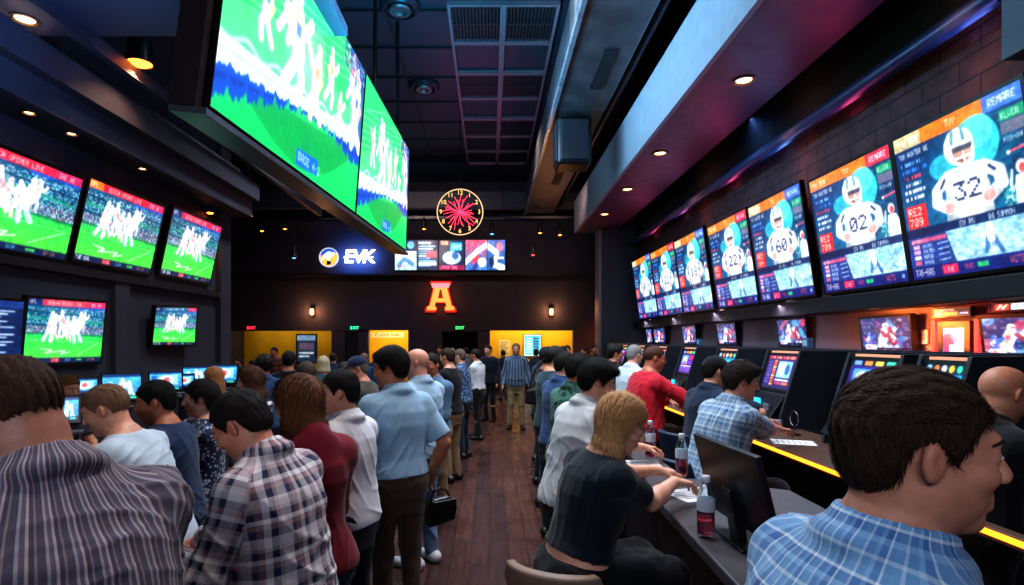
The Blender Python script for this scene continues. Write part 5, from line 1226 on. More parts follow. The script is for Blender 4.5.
    # ---- extras
    if sp.get('glasses'):
        gm = MB()
        for sg in (-1, 1): gm.tube([hp_(sg * .032 + .021 * math.cos(a_), .103, .003 + .016 * math.sin(a_)) for a_ in np.linspace(0, 2 * math.pi, 16, endpoint=False)], .0016 * hs, 6, True); gm.tube([hp_(sg * .053, .103, .006), hp_(sg * .078, .06, .008), hp_(sg * .083, -.01, .012)], .0016 * hs, 6)
        gm.tube([hp_(-.011, .105, .004), hp_(.011, .105, .004)], .0016 * hs, 6); gm.build('glasses', pmat('glasses_black', '101014', .3), root, True)
    if sp.get('cap'):
        FC = Field([axis_grid(hc[i] - .2, hc[i] + .22, [], max(hf, .006), max(hf, .006)) for i in range(3)]); FC.ell(hp_(0, -.012, .04), Mh, (.088 * hs, .108 * hs, .092 * hs), .01)
        x_, y_, z_ = FC.pts((slice(None),) * 3); lz = ((x_ - hc[0]) * U[0] + (y_ - hc[1]) * U[1] + (z_ - hc[2]) * U[2]) / hs; ly = ((x_ - hc[0]) * Fw[0] + (y_ - hc[1]) * Fw[1] + (z_ - hc[2]) * Fw[2]) / hs; FC.D = np.maximum(FC.D, (.038 + .12 * np.minimum(ly, 0) - lz) * hs)
        if sp['cap'] != 'beanie': FC.cone(hp_(0, .085, .045), hp_(0, .125, .04), .062 * hs, .05 * hs, .008, flat=(U, .14))
        V, Q = surface_nets(FC); np_mesh('cap', relax(V, Q), Q, cloth_mat('cap_' + sp.get('capcol', '1a2438'), sp.get('capcol', '1a2438')), root)
    tag(root, label, 'person', group); g.root = root; g.arms = arms; return g
# ------------------------------------------------------------------ counters, kiosks, terminals and the things on them
M_top = pmat('counter_top', '4c4a50', .38, bump=.05, bscale=200); M_body = pmat('counter_body', '17161b', .5); M_kiosk = pmat('kiosk_grey', '343844', .45); M_kside = pmat('kiosk_side', '2b2f3a', .4)
M_strip = emat('amber_strip', 'ff8a20', 3.2); M_leather = pmat('tan_leather', '8a7468', .5, bump=.1, bscale=120); M_chrome = pmat('chrome', '9a9aa0', .2, 1.0)
CT = 1.05
t = empty('standing_counter', (1.12, 2.95, 0))
MB().prism([(-.37, -1.45, CT - .05), (.36, -1.45, CT - .05), (.38, -.15, CT - .05), (-.05, .1, CT - .05), (-.05, 1.2, CT - .05), (-.14, 1.2, CT - .05), (-.33, -.3, CT - .05)], (0, 0, .05)).build('countertop', M_top, t, bevel=.008)
MB().box(-.16, -.1, -1.38, 1.1, 0, CT - .05).build('base_panel', M_body, t)
MB().box(-.1, .3, -1.42, -1.38, 0, CT - .05).build('end_panel', M_body, t); MB().box(-.2, -.1, 1.1, 1.14, 0, CT - .05).build('end_panel', M_body, t)
tag(t, 'long dark counter in the right foreground where the blonde woman leans', 'counter')
t = empty('kiosk_counter', (2.3, 8, 0))
MB().prism([(-.3, -4.97, CT - .05), (.32, -4.97, CT - .05), (.32, 3.9, CT - .05), (-.3, 3.9, CT - .05)], (0, 0, .05)).build('countertop', pmat('kiosk_top', '5a4238', .35), t, bevel=.008)
MB().box(.2, .28, -5.2, 3.9, 0, CT - .05).build('base_panel', M_body, t)
MB().box(-.3, -.24, -6.7, -4.97, CT - .05, CT).build('narrow_ledge', pmat('kiosk_top', '5a4238', .35), t, bevel=.006)
MB().box(-.308, -.298, -6.7, 3.9, CT - .03, CT - .008).build('light_strip', M_strip, t)
for k in range(4): MB().box(-.25, .2, -5.15 + 2.9 * k, -5.1 + 2.9 * k, 0, CT - .05).build('support', M_body, t)
tag(t, 'long kiosk counter with glowing amber edge strip along the right', 'counter')
struct(MB().box(3.12, 3.18, 2.2, 15.2, 0, 1.72).build('wall_kiosk_back', M_kside))
def kiosk(y0, w, kind, label):
    t = empty('betting_kiosk', (2.64, y0 + w / 2, 0)); h = w / 2
    prof = [(-.18, CT + .02), (.0, 1.68), (.44, 1.68), (.44, CT + .001), (-.16, CT + .001)]
    MB().prism([(x, -h + .03, z) for x, z in prof], (0, w - .06, 0)).build('cabinet', M_kiosk, t)
    sp_ = [(-.215, CT + .001), (-.215, CT + .03), (-.02, 1.71), (.45, 1.71), (.45, CT + .001)]
    for s_ in (-1, 1): MB().prism([(x, s_ * h - (.03 if s_ > 0 else 0), z) for x, z in sp_], (0, .03, 0)).build('side_panel', M_kside, t, bevel=.004)
    # slanted picture
    q0 = Vector((-.18, 0, CT + .02)); q1 = Vector((0, 0, 1.68)); al = lambda f_: q0 + (q1 - q0) * f_; nn = Vector((-(q1 - q0).z, 0, (q1 - q0).x)).normalized()
    a, b = al(.97) + nn * .006, al(.48) + nn * .006; hw = h - .055
    for (f0, f1) in ((.965, 1.0), (.45, .485)):
        p, q, w0 = al(f0), al(f1), Vector((0, hw + .02, 0)); MB().hexa([p - w0, p + w0, q + w0, q - w0], [v + nn * .014 for v in (p - w0, p + w0, q + w0, q - w0)]).build('bezel', M_bezel, t)
    screen_mesh('touchscreen', art_kiosk(kind, 70, 64), [(a.x, hw, a.z), (a.x, -hw, a.z), (b.x, -hw, b.z), (b.x, hw, b.z)], S_small, t)
    c = al(.25); con = MB(); con.hexa([al(.4) + Vector((0, -hw, 0)), al(.4) + Vector((0, hw, 0)), al(.1) + Vector((0, hw, 0)), al(.1) + Vector((0, -hw, 0))], [al(.4) + Vector((-.03, -hw, .0)), al(.4) + Vector((-.03, hw, .0)), al(.1) + Vector((-.1, hw, .0)), al(.1) + Vector((-.1, -hw, .0))]); cc = con.build('console', M_bezel, t, bevel=.006)
    p = al(.27) + Vector((-.072, .1, 0)); MB().box(p.x - .006, p.x + .01, p.y - .05, p.y + .05, p.z - .06, p.z + .04).build('ticket_reader', emat('reader_glow', '30b0d8', 1.6), t)
    p = al(.22) + Vector((-.078, -.1, 0)); k_ = MB()
    for i in range(3):
        for j in range(3): k_.box(p.x - .008, p.x + .008, p.y - .045 + .032 * i, p.y - .022 + .032 * i, p.z - .045 + .03 * j, p.z - .023 + .03 * j)
    k_.build('keypad', pmat('key_grey', '8a8c94', .4), t)
    st = MB(); st.box(-.0, .06, -hw, hw, 1.681, 1.70); st.build('top_strip', emat('kiosk_strip', 'e0a080', .8), t)
    tag(t, label, 'betting kiosk', 'betting kiosks along the right counter')
kiosk(3.04, .38, 1, 'slanted betting kiosk with cyan screen beside the bald man in black')
kiosk(3.54, .56, 2, 'slanted betting kiosk with blue and violet tiles above the foreground man\'s head')
kiosk(4.72, .58, 0, 'slanted betting kiosk with purple screen and orange column, before the plaid bettor')
kiosk(5.9, .56, 1, 'slanted betting kiosk with cyan screen before the man in the black cap')
kiosk(7.08, .56, 2, 'slanted betting kiosk with violet screen behind the man in red')
kiosk(8.26, .56, 0, 'slanted betting kiosk with purple screen, second beyond the man in red')
kiosk(9.44, .56, 1, 'slanted betting kiosk with cyan screen, third beyond the man in red')
kiosk(10.62, .56, 2, 'slanted betting kiosk furthest along the right counter')
for y, lab in ((8.4, 'small blue card box on the kiosk partition under the second display pair'), (5.55, 'small pale card box on the partition above the plaid bettor')):
    t = empty('card_box', (3.15, y, 1.72)); MB().box(-.03, .03, -.05, .05, 0, .1).build('box', pmat('card_blue', '4a6a90', .5), t, bevel=.003); MB().box(-.034, -.03, -.035, .035, .02, .08).build('front_label', pmat('label_pale', 'a8c0d0', .5), t); tag(t, lab, 'box')
# clear ticket bins and cups on the kiosk counter
def glass(name, col, rough=.05):
    if name in _mc: return _mc[name]
    n = N(name); n.b.inputs['Base Color'].default_value = (*srgb(col), 1); n.b.inputs['Transmission Weight'].default_value = 1; n.b.inputs['Roughness'].default_value = rough; n.b.inputs['IOR'].default_value = 1.33
    r = n.ramp([(.4, (rough,) * 3), (.6, (rough + .05,) * 3)]); n.l(n.noise(20), r.inputs[0]); n.l(r.outputs[0], n.b.inputs['Roughness']); _mc[name] = n.m; return n.m
G_clear = glass('clear_plastic', 'eaf2f6'); G_pink = glass('pink_drink', 'f06a80', .1)
for (x, y, lab) in ((2.36, 4.62, 'clear acrylic ticket bin on counter by plaid bettor\'s hand'), (2.42, 5.75, 'clear acrylic ticket bin before the cyan kiosk screen')):
    t = empty('ticket_bin', (x, y, CT)); MB().box(-.05, .05, -.05, .05, 0, .006).box(-.05, -.044, -.05, .05, 0, .11).box(.044, .05, -.05, .05, 0, .11).box(-.044, .044, -.05, -.044, 0, .11).box(-.044, .044, .044, .05, 0, .11).build('bin_body', G_clear, t); MB().box(-.035, .035, -.02, .02, .007, .09).build('ticket_stack', pmat('ticket_paper', 'c8c8d0', .7), t); tag(t, lab, 'ticket bin')
t = empty('wire_ring_holder', (2.40, 4.42, CT)); MB().lathe([(.05, 0), (.05, .008), (.012, .012)], n=20).build('base', M_bezel, t, True); MB().tube([(0, .06 * math.cos(a_), .13 + .06 * math.sin(a_)) for a_ in np.linspace(0, 2 * math.pi, 24, endpoint=False)], .004, 6, True).build('ring', M_chrome, t, True); MB().cyl((0, 0, .01), (0, 0, .07), .004, n=6).build('stem', M_chrome, t, True); tag(t, 'thin wire ring holder on the counter past plaid bettor\'s hand', 'holder')
def paper(p, w, h, rz, label, group=None, fold=0.0):
    t = MB(); n_ = 6; vs = [((i / n_ - .5) * w, (j / n_ - .5) * h, .0012 + fold * (i / n_ - .5) ** 2) for j in range(n_ + 1) for i in range(n_ + 1)]
    t.add(vs, [(j * 7 + i, j * 7 + i + 1, j * 7 + i + 8, j * 7 + i + 7) for j in range(6) for i in range(6)])
    r = empty('betting_slip', p, rz); t.build('sheet', pmat('white_paper', 'e6e6ea', .7), r)
    l = MB()
    for k in range(6): l.box(-w * .38, w * (.36 - .08 * (k % 3)), h * (.36 - .13 * k), h * (.36 - .13 * k) + .006, .0035 + fold * .12, .004 + fold * .12)
    l.build('print_lines', pmat('print_dark', '686878', .7), r); tag(r, label, 'paper', group)
paper((1.0, 2.72, CT), .26, .2, R(20), 'white betting slip under the blonde woman\'s hands')
paper((.93, 3.4, CT), .2, .16, R(-8), 'white betting slip before the man in the pale polo')
paper((.96, 3.16, CT), .07, .05, R(12), 'tiny paper scrap on the counter between the two slips')
paper((2.22, 4.1, CT), .2, .28, R(70), 'white sheet on the kiosk counter by plaid bettor\'s arm')
paper((2.2, 5.75, CT), .3, .21, R(82), 'pale sheet on the counter before the man in red')
t = empty('pen', (1.06, 2.74, CT + .008), R(-35)); MB().cyl((-.065, 0, 0), (.05, 0, .0), .0045, n=10).build('barrel', M_bezel, t, True); MB().cyl((.05, 0, 0), (.066, 0, 0), .0045, .001, n=10).build('tip', M_chrome, t, True); tag(t, 'black pen lying on the slip before blonde woman', 'pen')
def bottle(p, label, fill=.42):
    t = empty('water_bottle', p); prof = [(.028, 0), (.033, .008), (.033, .05), (.030, .055), (.033, .06), (.033, .1), (.030, .105), (.033, .11), (.033, .15), (.027, .175), (.015, .2), (.013, .215)]
    MB().lathe(prof + [(.0115, .215), (.0245, .172), (.0305, .148), (.0305, .012), (.005, .006)], n=28).build('bottle_body', G_clear, t, True)
    MB().lathe([(.004, .0095), (.030, .0125), (.030, .21 * fill), (.004, .21 * fill + .001)], n=24).build('pink_drink', G_pink, t, True)
    MB().lathe([(.0336, .1), (.0338, .102), (.0338, .145), (.0336, .147)], n=28).build('label_band', pmat('bottle_label', 'c8d4e4', .5), t, True)
    MB().lathe([(.015, .208), (.0165, .21), (.0165, .228), (.014, .232), (.003, .232)], n=20).build('cap', pmat('cap_white', 'dfe6f0', .4), t, True)
    tag(t, label, 'bottle', 'drink bottles on the counter')
bottle((.825, 2.14, CT), 'clear bottle with pink drink nearest to the black monitor'); bottle((1.06, 3.1, CT), 'clear bottle with pink drink beside the blonde woman\'s slip'); bottle((1.03, 3.6, CT), 'clear bottle with pink drink furthest along the foreground counter')
t = empty('dark_coaster', (1.28, 2.0, CT)); MB().lathe([(.045, 0), (.05, .004), (.045, .008), (.01, .008)], n=24).build('disc', M_bezel, t, True); MB().lathe([(.03, .008), (.028, .011), (.01, .011)], n=20).build('inner_ring', M_chrome, t, True); tag(t, 'small black disc on the counter right of the nearest bottle', 'coaster')
# black monitor seen from behind
t = empty('black_monitor', (.945, 2.07, CT))
b0, b1 = Vector((.0, -.235, .06)), Vector((-.035, .24, .06)); up = Vector((-.075, 0, .305)); th_ = Vector((.022, 0, .005))
MB().hexa([b0, b1, b1 + th_, b0 + th_], [b0 + up, b1 + up, b1 + up + th_, b0 + up + th_]).build('casing', pmat('monitor_back', '1a1c22', .35), t, bevel=.005)
cvm = art_list(30, 45); u0 = th_ * 1.12; e1 = Vector((0, .012, 0)); screen_mesh('screen', cvm, [b0 + up * .97 + u0 + e1, b1 + up * .97 + u0 - e1, b1 + up * .04 + u0 - e1, b0 + up * .04 + u0 + e1], S_small, t)
MB().hexa([Vector((-.035, -.02, .0)), Vector((-.035, .05, .0)), Vector((.0, .05, .0)), Vector((.0, -.02, .0))], [Vector((-.07, -.02, .2)), Vector((-.07, .05, .2)), Vector((-.02, .05, .2)), Vector((-.02, -.02, .2))]).build('stand', M_bezel, t, bevel=.004)
MB().box(-.065, .1, -.11, .13, 0, .012).build('base', M_bezel, t, bevel=.004)
tag(t, 'black flat monitor seen from behind on the right foreground counter', 'monitor')
# bar stools
def stool(x, y, rz, label, m=M_leather, zt=1.04, dz=0.0):
    t = empty('bar_stool', (x, y, 0), rz)
    MB().lathe([(.02, .66 + dz), (.19, .665 + dz), (.215, .70 + dz), (.2, .735 + dz), (.02, .742 + dz)], n=28).build('seat', m, t, True)
    bk = MB(); n_ = 10; vs = []
    for j, z in enumerate(np.linspace(.80, zt, 6)):
        for i in range(n_ + 1):
            a_ = R(-135 + 90 * i / n_); k_ = 1 - .12 * abs(j - 2.5) / 2.5 * (abs(i - 5) / 5) ** 2; vs.append((.30 * math.cos(a_) * k_, .30 * math.sin(a_) * (1 + .04 * j), z))
    bk.add(vs, [(j * 11 + i, j * 11 + i + 1, j * 11 + i + 12, j * 11 + i + 11) for j in range(5) for i in range(10)]); o = bk.build('backrest', m, t, True); s_ = o.modifiers.new('s', 'SOLIDIFY'); s_.thickness = .04; b_ = o.modifiers.new('b', 'BEVEL'); b_.width = .012; b_.segments = 3; b_.limit_method = 'ANGLE'
    for sx in (-1, 1): MB().tube([(sx * .12, -.17, .68 + dz), (sx * .12, -.28, .82), (sx * .11, -.295, .9)], .012, 8).build('back_support', M_chrome, t, True)
    for sx in (-1, 1):
        for sy in (-1, 1): MB().tube([(sx * .11, sy * .11, .665 + dz), (sx * .2, sy * .2, .0)], .014, 8).build('leg', M_bezel, t, True)
    MB().tube([(.175 * math.cos(a_), .175 * math.sin(a_), .3) for a_ in np.linspace(0, 2 * math.pi, 20, endpoint=False)], .01, 6, True).build('footrest', M_chrome, t, True)
    tag(t, label, 'bar stool')
# betting terminals along the left
def terminal(px, py, d, wd, ht, yaw, k, label):
    x, y, z = at(px, py, d); t = empty('betting_terminal', (x, y, 0), R(yaw)); zc = z; tl_ = R(14)
    Mx = Matrix.Translation((0, 0, zc)) @ Matrix.Rotation(-tl_, 4, 'X')
    MB().box(-wd / 2 - .02, wd / 2 + .02, .0, .04, -ht / 2 - .025, ht / 2 + .02, Mx).build('casing', M_bezel, t, bevel=.006)
    P = [tuple(Mx @ Vector(q)) for q in ((-wd / 2, -.003, ht / 2), (wd / 2, -.003, ht / 2), (wd / 2, -.003, -ht / 2), (-wd / 2, -.003, -ht / 2))]
    screen_mesh('screen', art_terminal(k), P, S_small, t)
    MB().hexa([Vector((-.1, .03, 0)), Vector((.1, .03, 0)), Vector((.1, .25, 0)), Vector((-.1, .25, 0))], [Vector((-.06, .03, zc - .05)), Vector((.06, .03, zc - .05)), Vector((.06, .1, zc - .05)), Vector((-.06, .1, zc - .05))]).build('pedestal', M_kiosk, t, bevel=.006)
    MB().box(-wd / 2, wd / 2, -.16, .06, zc - ht / 2 - .10, zc - ht / 2 - .07).build('console', M_kiosk, t, bevel=.006)
    kb = MB()
    for i in range(8):
        for j in range(3): kb.box(-.1 + .026 * i, -.078 + .026 * i, -.13 + .026 * j, -.108 + .026 * j, zc - ht / 2 - .07, zc - ht / 2 - .062)
    kb.build('keypad', pmat('key_grey', '8a8c94', .4), t); MB().box(-.2, .2, -.06, .3, 0, .03).build('base', M_bezel, t, bevel=.005)
    tag(t, label, 'betting terminal', 'betting terminals along the left')
for a_ in ((122, 387, 6.3, .36, .29, 35, 0, 'betting terminal with lit screen behind the man in navy sweater'), (166, 381, 7.3, .36, .24, 35, 1, 'betting terminal with lit screen just left of the dark haired woman'), (196, 374, 8.6, .34, .22, 35, 0, 'betting terminal fourth along the left wall, under the small television'),
           (224, 374, 8.0, .34, .26, 10, 1, 'betting terminal furthest right, beside the woman in stripes'), (84, 386, 5.2, .2, .14, 30, 1, 'small betting terminal right of the sandy haired man\'s head'), (67, 409, 3.9, .13, .16, 30, 0, 'narrow betting terminal glowing behind the big man\'s head'), (184, 381, 8.0, .24, .18, 30, 1, 'small dim betting terminal between the two brighter ones')):
    terminal(*a_)
x, y, z = at(4, 462, 1.75); t = empty('tablet_stand', (x, y, 0)); Mx = Matrix.Translation((0, 0, z)) @ Matrix.Rotation(R(-55), 4, 'X')
MB().box(-.15, .15, 0, .02, -.1, .1, Mx).build('casing', M_bezel, t, bevel=.005); screen_mesh('screen', art_terminal(1, 40, 28), [tuple(Mx @ Vector(q)) for q in ((-.14, -.003, .09), (.14, -.003, .09), (.14, -.003, -.09), (-.14, -.003, -.09))], S_small, t); MB().cyl((0, .02, 0), (0, .02, z - .02), .03).build('post', M_bezel, t); MB().lathe([(.16, 0), (.16, .02), (.04, .04)], n=20).build('base', M_bezel, t); tag(t, 'glowing tablet on a stand at the left picture edge by the big man', 'tablet')
# ------------------------------------------------------------------ the crowd
K = cloth_mat
JE = dict(kind='jeans', m=K('jeans', '2b3850')); JD = dict(kind='jeans', m=K('jeans_dark', '1e2638')); BK = dict(kind='trousers', m=K('black_trousers', '15151b')); KH = dict(kind='trousers', m=K('khaki', '8a7458'), belt=True); BR = dict(kind='trousers', m=K('brown_trousers', '544238'), belt=True); LJ = dict(kind='jeans', m=K('light_jeans', '6a86a8')); GR = dict(kind='trousers', m=K('grey_trousers', '4a4a52'))
def top(kind, sleeve, name, base, pat=None, **kw): return dict(kind=kind, sleeve=sleeve, m=K(name, base, pat), **kw)
fr = dict(t=(.07, .34, .17), curl=.75); low = dict(t=(.10, .26, .02), curl=.7); pk = dict(t=(.2, .06, -.02), curl=.8)
S1 = 'd08e74'; S2 = 'dca086'; S3 = 'bc785a'; S4 = 'e6ae96'; S5 = '8e5a44'
striped = dict(u=[(0, '5c5668'), (.3, 'a29aa6'), (.42, '6a6478'), (.6, 'b4a4a8'), (.72, '565064'), (.9, '8c7f86')], pu=.042)
plaid1 = dict(u=[(0, 'dcd6de'), (.28, '3c4262'), (.42, '9a747a'), (.58, 'e4e0e8'), (.74, '2c3452'), (.9, 'b8a6ae')], pu=.115, v=[(0, 'e4dee4'), (.25, '343c60'), (.45, 'a8848a'), (.6, 'ece8ee'), (.72, '2a3250'), (.9, 'c0b0b8')], pv=.125)
plaidb = dict(u=[(0, '6f9cc8'), (.2, 'b8d0e8'), (.28, '5a88bc'), (.5, '84acd4'), (.62, '3f6aa4'), (.8, 'd0e0f0'), (.86, '5f8ec0')], pu=.07, v=[(0, '7aa6d0'), (.22, 'c4d8ec'), (.3, '6490c4'), (.52, '8cb2d8'), (.64, '466fa8'), (.82, 'd4e2f0'), (.88, '6a98c8')], pv=.075)
plaidg = dict(u=[(0, '7c94ac'), (.3, '4a6890'), (.5, '9cb0c2'), (.62, '5a7494'), (.85, 'b0c0cc')], pu=.09, v=[(0, '8098ae'), (.3, '50709a'), (.5, 'a4b6c6'), (.65, '607c9c'), (.85, 'b4c4d0')], pv=.09)
# left foreground
person('broad balding man in a striped shirt, back turned, at left picture edge', dict(head=(10, 362, 1.14), rz=60, hy=-22, hp=32, lean=4, hunch=.05, fat=.6, w=1.1, style='buzz', hairline=.088, hair='4a3128', skin='b07a66', arms=fr, top=top('shirt', 1, 'plum_stripe', '6a6470', striped, off=.022, amp=.012), bottom=GR))
person('man in brown, navy and white plaid shirt looking down at his hands', dict(head=(241, 394, 1.98), rz=72, hy=-14, hp=34, lean=6, hunch=.05, fat=.35, w=1.04, style='short', hairline=.096, hair='241d1c', skin=S1, armL=dict(px=(176, 556, 1.86), curl=.8), armR=dict(px=(186, 548, 2.08), curl=.8), top=top('shirt', .9, 'plaid_brown', '6a6470', plaid1, off=.02, amp=.012), bottom=JE))
person('sandy haired man in a pale tee leaning left near the big man', dict(head=(106, 386, 2.62), rz=92, hy=-12, hp=22, lean=16, hunch=.04, style='buzz', hair='8a6850', skin=S2, fat=.2, arms=fr, top=top('tee', .5, 'pale_tee', 'c0d0de', off=.02), bottom=JE))
person('dark haired man in navy sweater and jeans facing the left terminals', dict(head=(155, 381, 3.1), rz=92, hy=-20, hp=12, lean=6, hunch=.02, style='short', hair='15110f', skin=S3, fat=.3, beard=.4, arms=fr, top=top('sweater', 1, 'navy_sweater', '1b3050', off=.02), bottom=JE))
person('dark haired woman with ponytail in white patterned navy dress', dict(head=(200, 381, 3.6), rz=96, hy=-18, hp=4, lean=3, fem=True, style='pony', hair='1c1412', skin=S4, arms=fr, top=top('dress', .9, 'print_dress', '232c48', dict(u=[(0, '232c48')], pu=1, print=('a0a8c0', 42)), hem=-.14), bottom=dict(kind='skirt', m=K('print_dress', '232c48'))))
person('woman with long brown hair in maroon hoodie and jeans, back turned', dict(head=(298, 379, 2.42), rz=44, hy=-22, hp=14, lean=4, fem=True, w=1.12, style='long', hair='74492f', hlen=.24, skin=S4, arms=fr, top=top('hoodie', 1, 'maroon_hoodie', '7c1a30', off=.026, amp=.012), bottom=JE))
person('dark haired man in white shirt just behind the maroon hoodie woman', dict(head=(339, 370, 3.0), rz=66, hy=-34, hp=6, lean=4, style='short', hair='1c1614', skin=S2, fat=.25, arms=fr, top=top('shirt', 1, 'white_shirt', 'e0e4ee'), bottom=JD))
gblue = person('man in glasses and light blue short sleeve shirt with brown trousers', dict(head=(390, 349, 3.5), rz=36, hy=-46, hp=10, lean=2, style='full', hair='17120f', skin=S3, glasses=True, fat=.2, w=1.04, armL=dict(), armR=dict(t=(.27, .05, .0), curl=1.0), top=top('shirt', .56, 'sky_shirt', '9cc0dc', off=.02, tuck=True), bottom=BR))
person('bald man in light blue shirt behind the man in glasses', dict(head=(416, 348, 4.5), rz=55, hy=-35, hp=4, lean=2, style='bald', skin='d89a84', fat=.3, w=1.05, arms=low, top=top('shirt', 1, 'pale_blue_shirt', 'a4c4de', off=.02), bottom=LJ, shoe=pmat('sneaker_white', 'c8ccd4', .5)))
person('man in blue shirt turned to camera behind the bald man', dict(head=(431, 353, 5.6), face=True, rz=150, hp=4, style='short', hair='1a1514', skin=S3, arms=low, top=top('shirt', 1, 'steel_blue_shirt', '5f7f9e'), bottom=KH))
person('brown haired man in black top and khaki trousers in the left queue', dict(head=(447, 348, 7.2), rz=60, hp=6, style='short', hair='33241c', skin=S2, arms=low, top=top('sweater', 1, 'black_top', '14161e'), bottom=KH))
person('grey haired person in dotted blue shirt in the left queue', dict(head=(459, 349, 8.6), rz=70, hp=6, style='short', hair='6a5a50', skin=S2, fat=.3, arms=low, top=top('shirt', .6, 'dotted_blue', '33507a', dict(u=[(0, '33507a')], pu=1, print=('9ab4d0', 40))), bottom=JD))
person('man in white shirt and black trousers standing in left queue', dict(head=(475, 349, 10.2), rz=62, hp=6, style='short', hair='1a1512', skin=S3, legL=dict(y=-.06), legR=dict(y=.1), arms=low, top=top('shirt', .8, 'bright_white', 'd8dce6', tuck=True), bottom=BK))
person('man in dark suit beyond the white shirted man', dict(head=(488, 345, 12.4), rz=150, hp=4, style='short', hair='1a1512', skin=S2, top=top('jacket', 1, 'dark_suit', '1c2030', off=.024), bottom=BK))
person('man in striped blue shirt and khaki trousers facing us in the aisle', dict(head=(516, 343, 11.3), face=True, res=.0095, rz=178, hp=3, style='short', hair='6a5648', skin=S1, fat=.3, legL=dict(x=-.03), legR=dict(x=.03), top=top('shirt', .95, 'aisle_stripe', '5c7088', dict(u=[(0, '6a8098'), (.5, '3c4c64')], pu=.06)), bottom=KH))
# left middle ground
person('person with short golden hair by the terminals at far left', dict(head=(68, 375, 4.5), rz=-110, hp=10, style='short', hair='9a6a3a', skin='d8987a', arms=fr, top=top('tee', .5, 'dusk_tee', '4a4a60'), bottom=JD))
person('blonde woman facing the terminals at the left', dict(head=(213, 368, 6.0), rz=90, hp=8, fem=True, style='long', hair='a8764a', skin=S4, arms=fr, top=top('sweater', 1, 'grey_blue_top', '4a5a70'), bottom=JD))
person('woman with long brown hair in black and white striped top', dict(head=(250, 368, 4.6), rz=80, hy=-20, hp=4, fem=True, style='long', hair='5a3a28', skin=S4, arms=fr, top=top('sweater', .9, 'bw_stripe', '22242e', dict(v=[(0, 'dfe2ea'), (.42, '20222c')], pv=.07)), bottom=JD))
person('curly haired person in denim blue shirt by the striped top woman', dict(head=(264, 356, 6.4), rz=30, hp=8, style='curly', hair='1c1614', skin=S5, arms=fr, top=top('shirt', 1, 'denim_shirt', '38587e'), bottom=JD))
person('man in dark navy jacket, back turned, in front of the yellow opening', dict(head=(289, 352, 7.4), rz=10, hp=4, style='full', hair='141110', skin=S3, top=top('jacket', 1, 'navy_jacket', '18243a', off=.026), bottom=JD))
person('grey brown haired person between the navy jacket and maroon hoodie', dict(head=(306, 362, 4.9), rz=40, hp=10, style='short', hair='4c4038', skin=S2, arms=fr, top=top('tee', .5, 'slate_tee', '54606e'), bottom=JE))
person('white haired person far behind the maroon hoodie woman', dict(head=(323, 357, 8.2), rz=30, hp=6, style='bob', hair='d8c8a8', skin=S4, fem=True, top=top('sweater', 1, 'teal_sweater', '3a6a7c'), bottom=JD))
person('man in red plaid shirt standing far back at the yellow wall', dict(head=(274, 347, 13.2), rz=160, hp=4, style='short', hair='2a2018', skin=S3, top=top('shirt', 1, 'red_plaid', '7a3a34', dict(u=[(0, '8a4a3c'), (.5, '4a2a30')], pu=.12, v=[(0, '9a5a44'), (.5, '40262c')], pv=.12)), bottom=JD))
person('older man in navy cap and glasses beside the man in light blue', dict(head=(357, 357, 5.5), rz=75, hy=-30, hp=14, style='short', hair='6a6460', skin=S1, cap='cap', capcol='1c2a48', glasses=True, fat=.3, arms=fr, top=top('jacket', 1, 'olive_jacket', '4c463e', off=.024), bottom=GR))
person('person in blue shirt left of the navy capped man', dict(head=(344, 362, 6.8), rz=45, hp=8, style='short', hair='2c2420', skin=S2, arms=low, top=top('shirt', 1, 'mid_blue_shirt', '3c6a94'), bottom=JD))
person('fair haired person behind the navy cap, far back', dict(head=(364, 353, 10.5), rz=20, hp=4, style='short', hair='8a6a4a', skin=S2, top=top('shirt', 1, 'far_blue', '2f5070'), bottom=JD))
for px, py, d, hr, cl, lab, rz in ((390, 347, 17.3, '141010', '1c2434', 'dark haired person standing in the lit middle doorway, left one', 170), (399, 349, 18.3, '241a14', '2a2028', 'dark haired person standing in the lit middle doorway, right one', 190), (440, 346, 15.2, '2a201a', '3a3440', 'far person in grey left of the dark passage', 150), (452, 348, 13.4, '8a7a70', '48506a', 'far grey haired person in slate blue near the dark passage', 160), (466, 347, 14.6, '1a1412', '6a6a78', 'far person in pale grey inside queue near green exit sign', 30),
                              (238, 358, 14.6, '2a2018', '34384a', 'far person in slate at left end of the yellow opening', 140), (252, 360, 12.5, '1a1412', '2a2430', 'far person in black left of the red plaid man', 100), (300, 352, 16.5, '241c18', '5a3a38', 'far person in rust behind the standing sign', 170), (333, 353, 12.0, '3a2a20', '2c4058', 'far person in dark blue right of standing sign', 20), (376, 352, 13.6, '1c1614', '303a4c', 'far person in navy right of the fair haired one', 30)):
    person(lab, dict(head=(px, py, d), rz=rz, hp=4, style='short', hair=hr, skin=[S1, S2, S3][px % 3], top=top('shirt', 1, 'far_' + cl, cl), bottom=[JD, BK, GR][px % 3]), None)
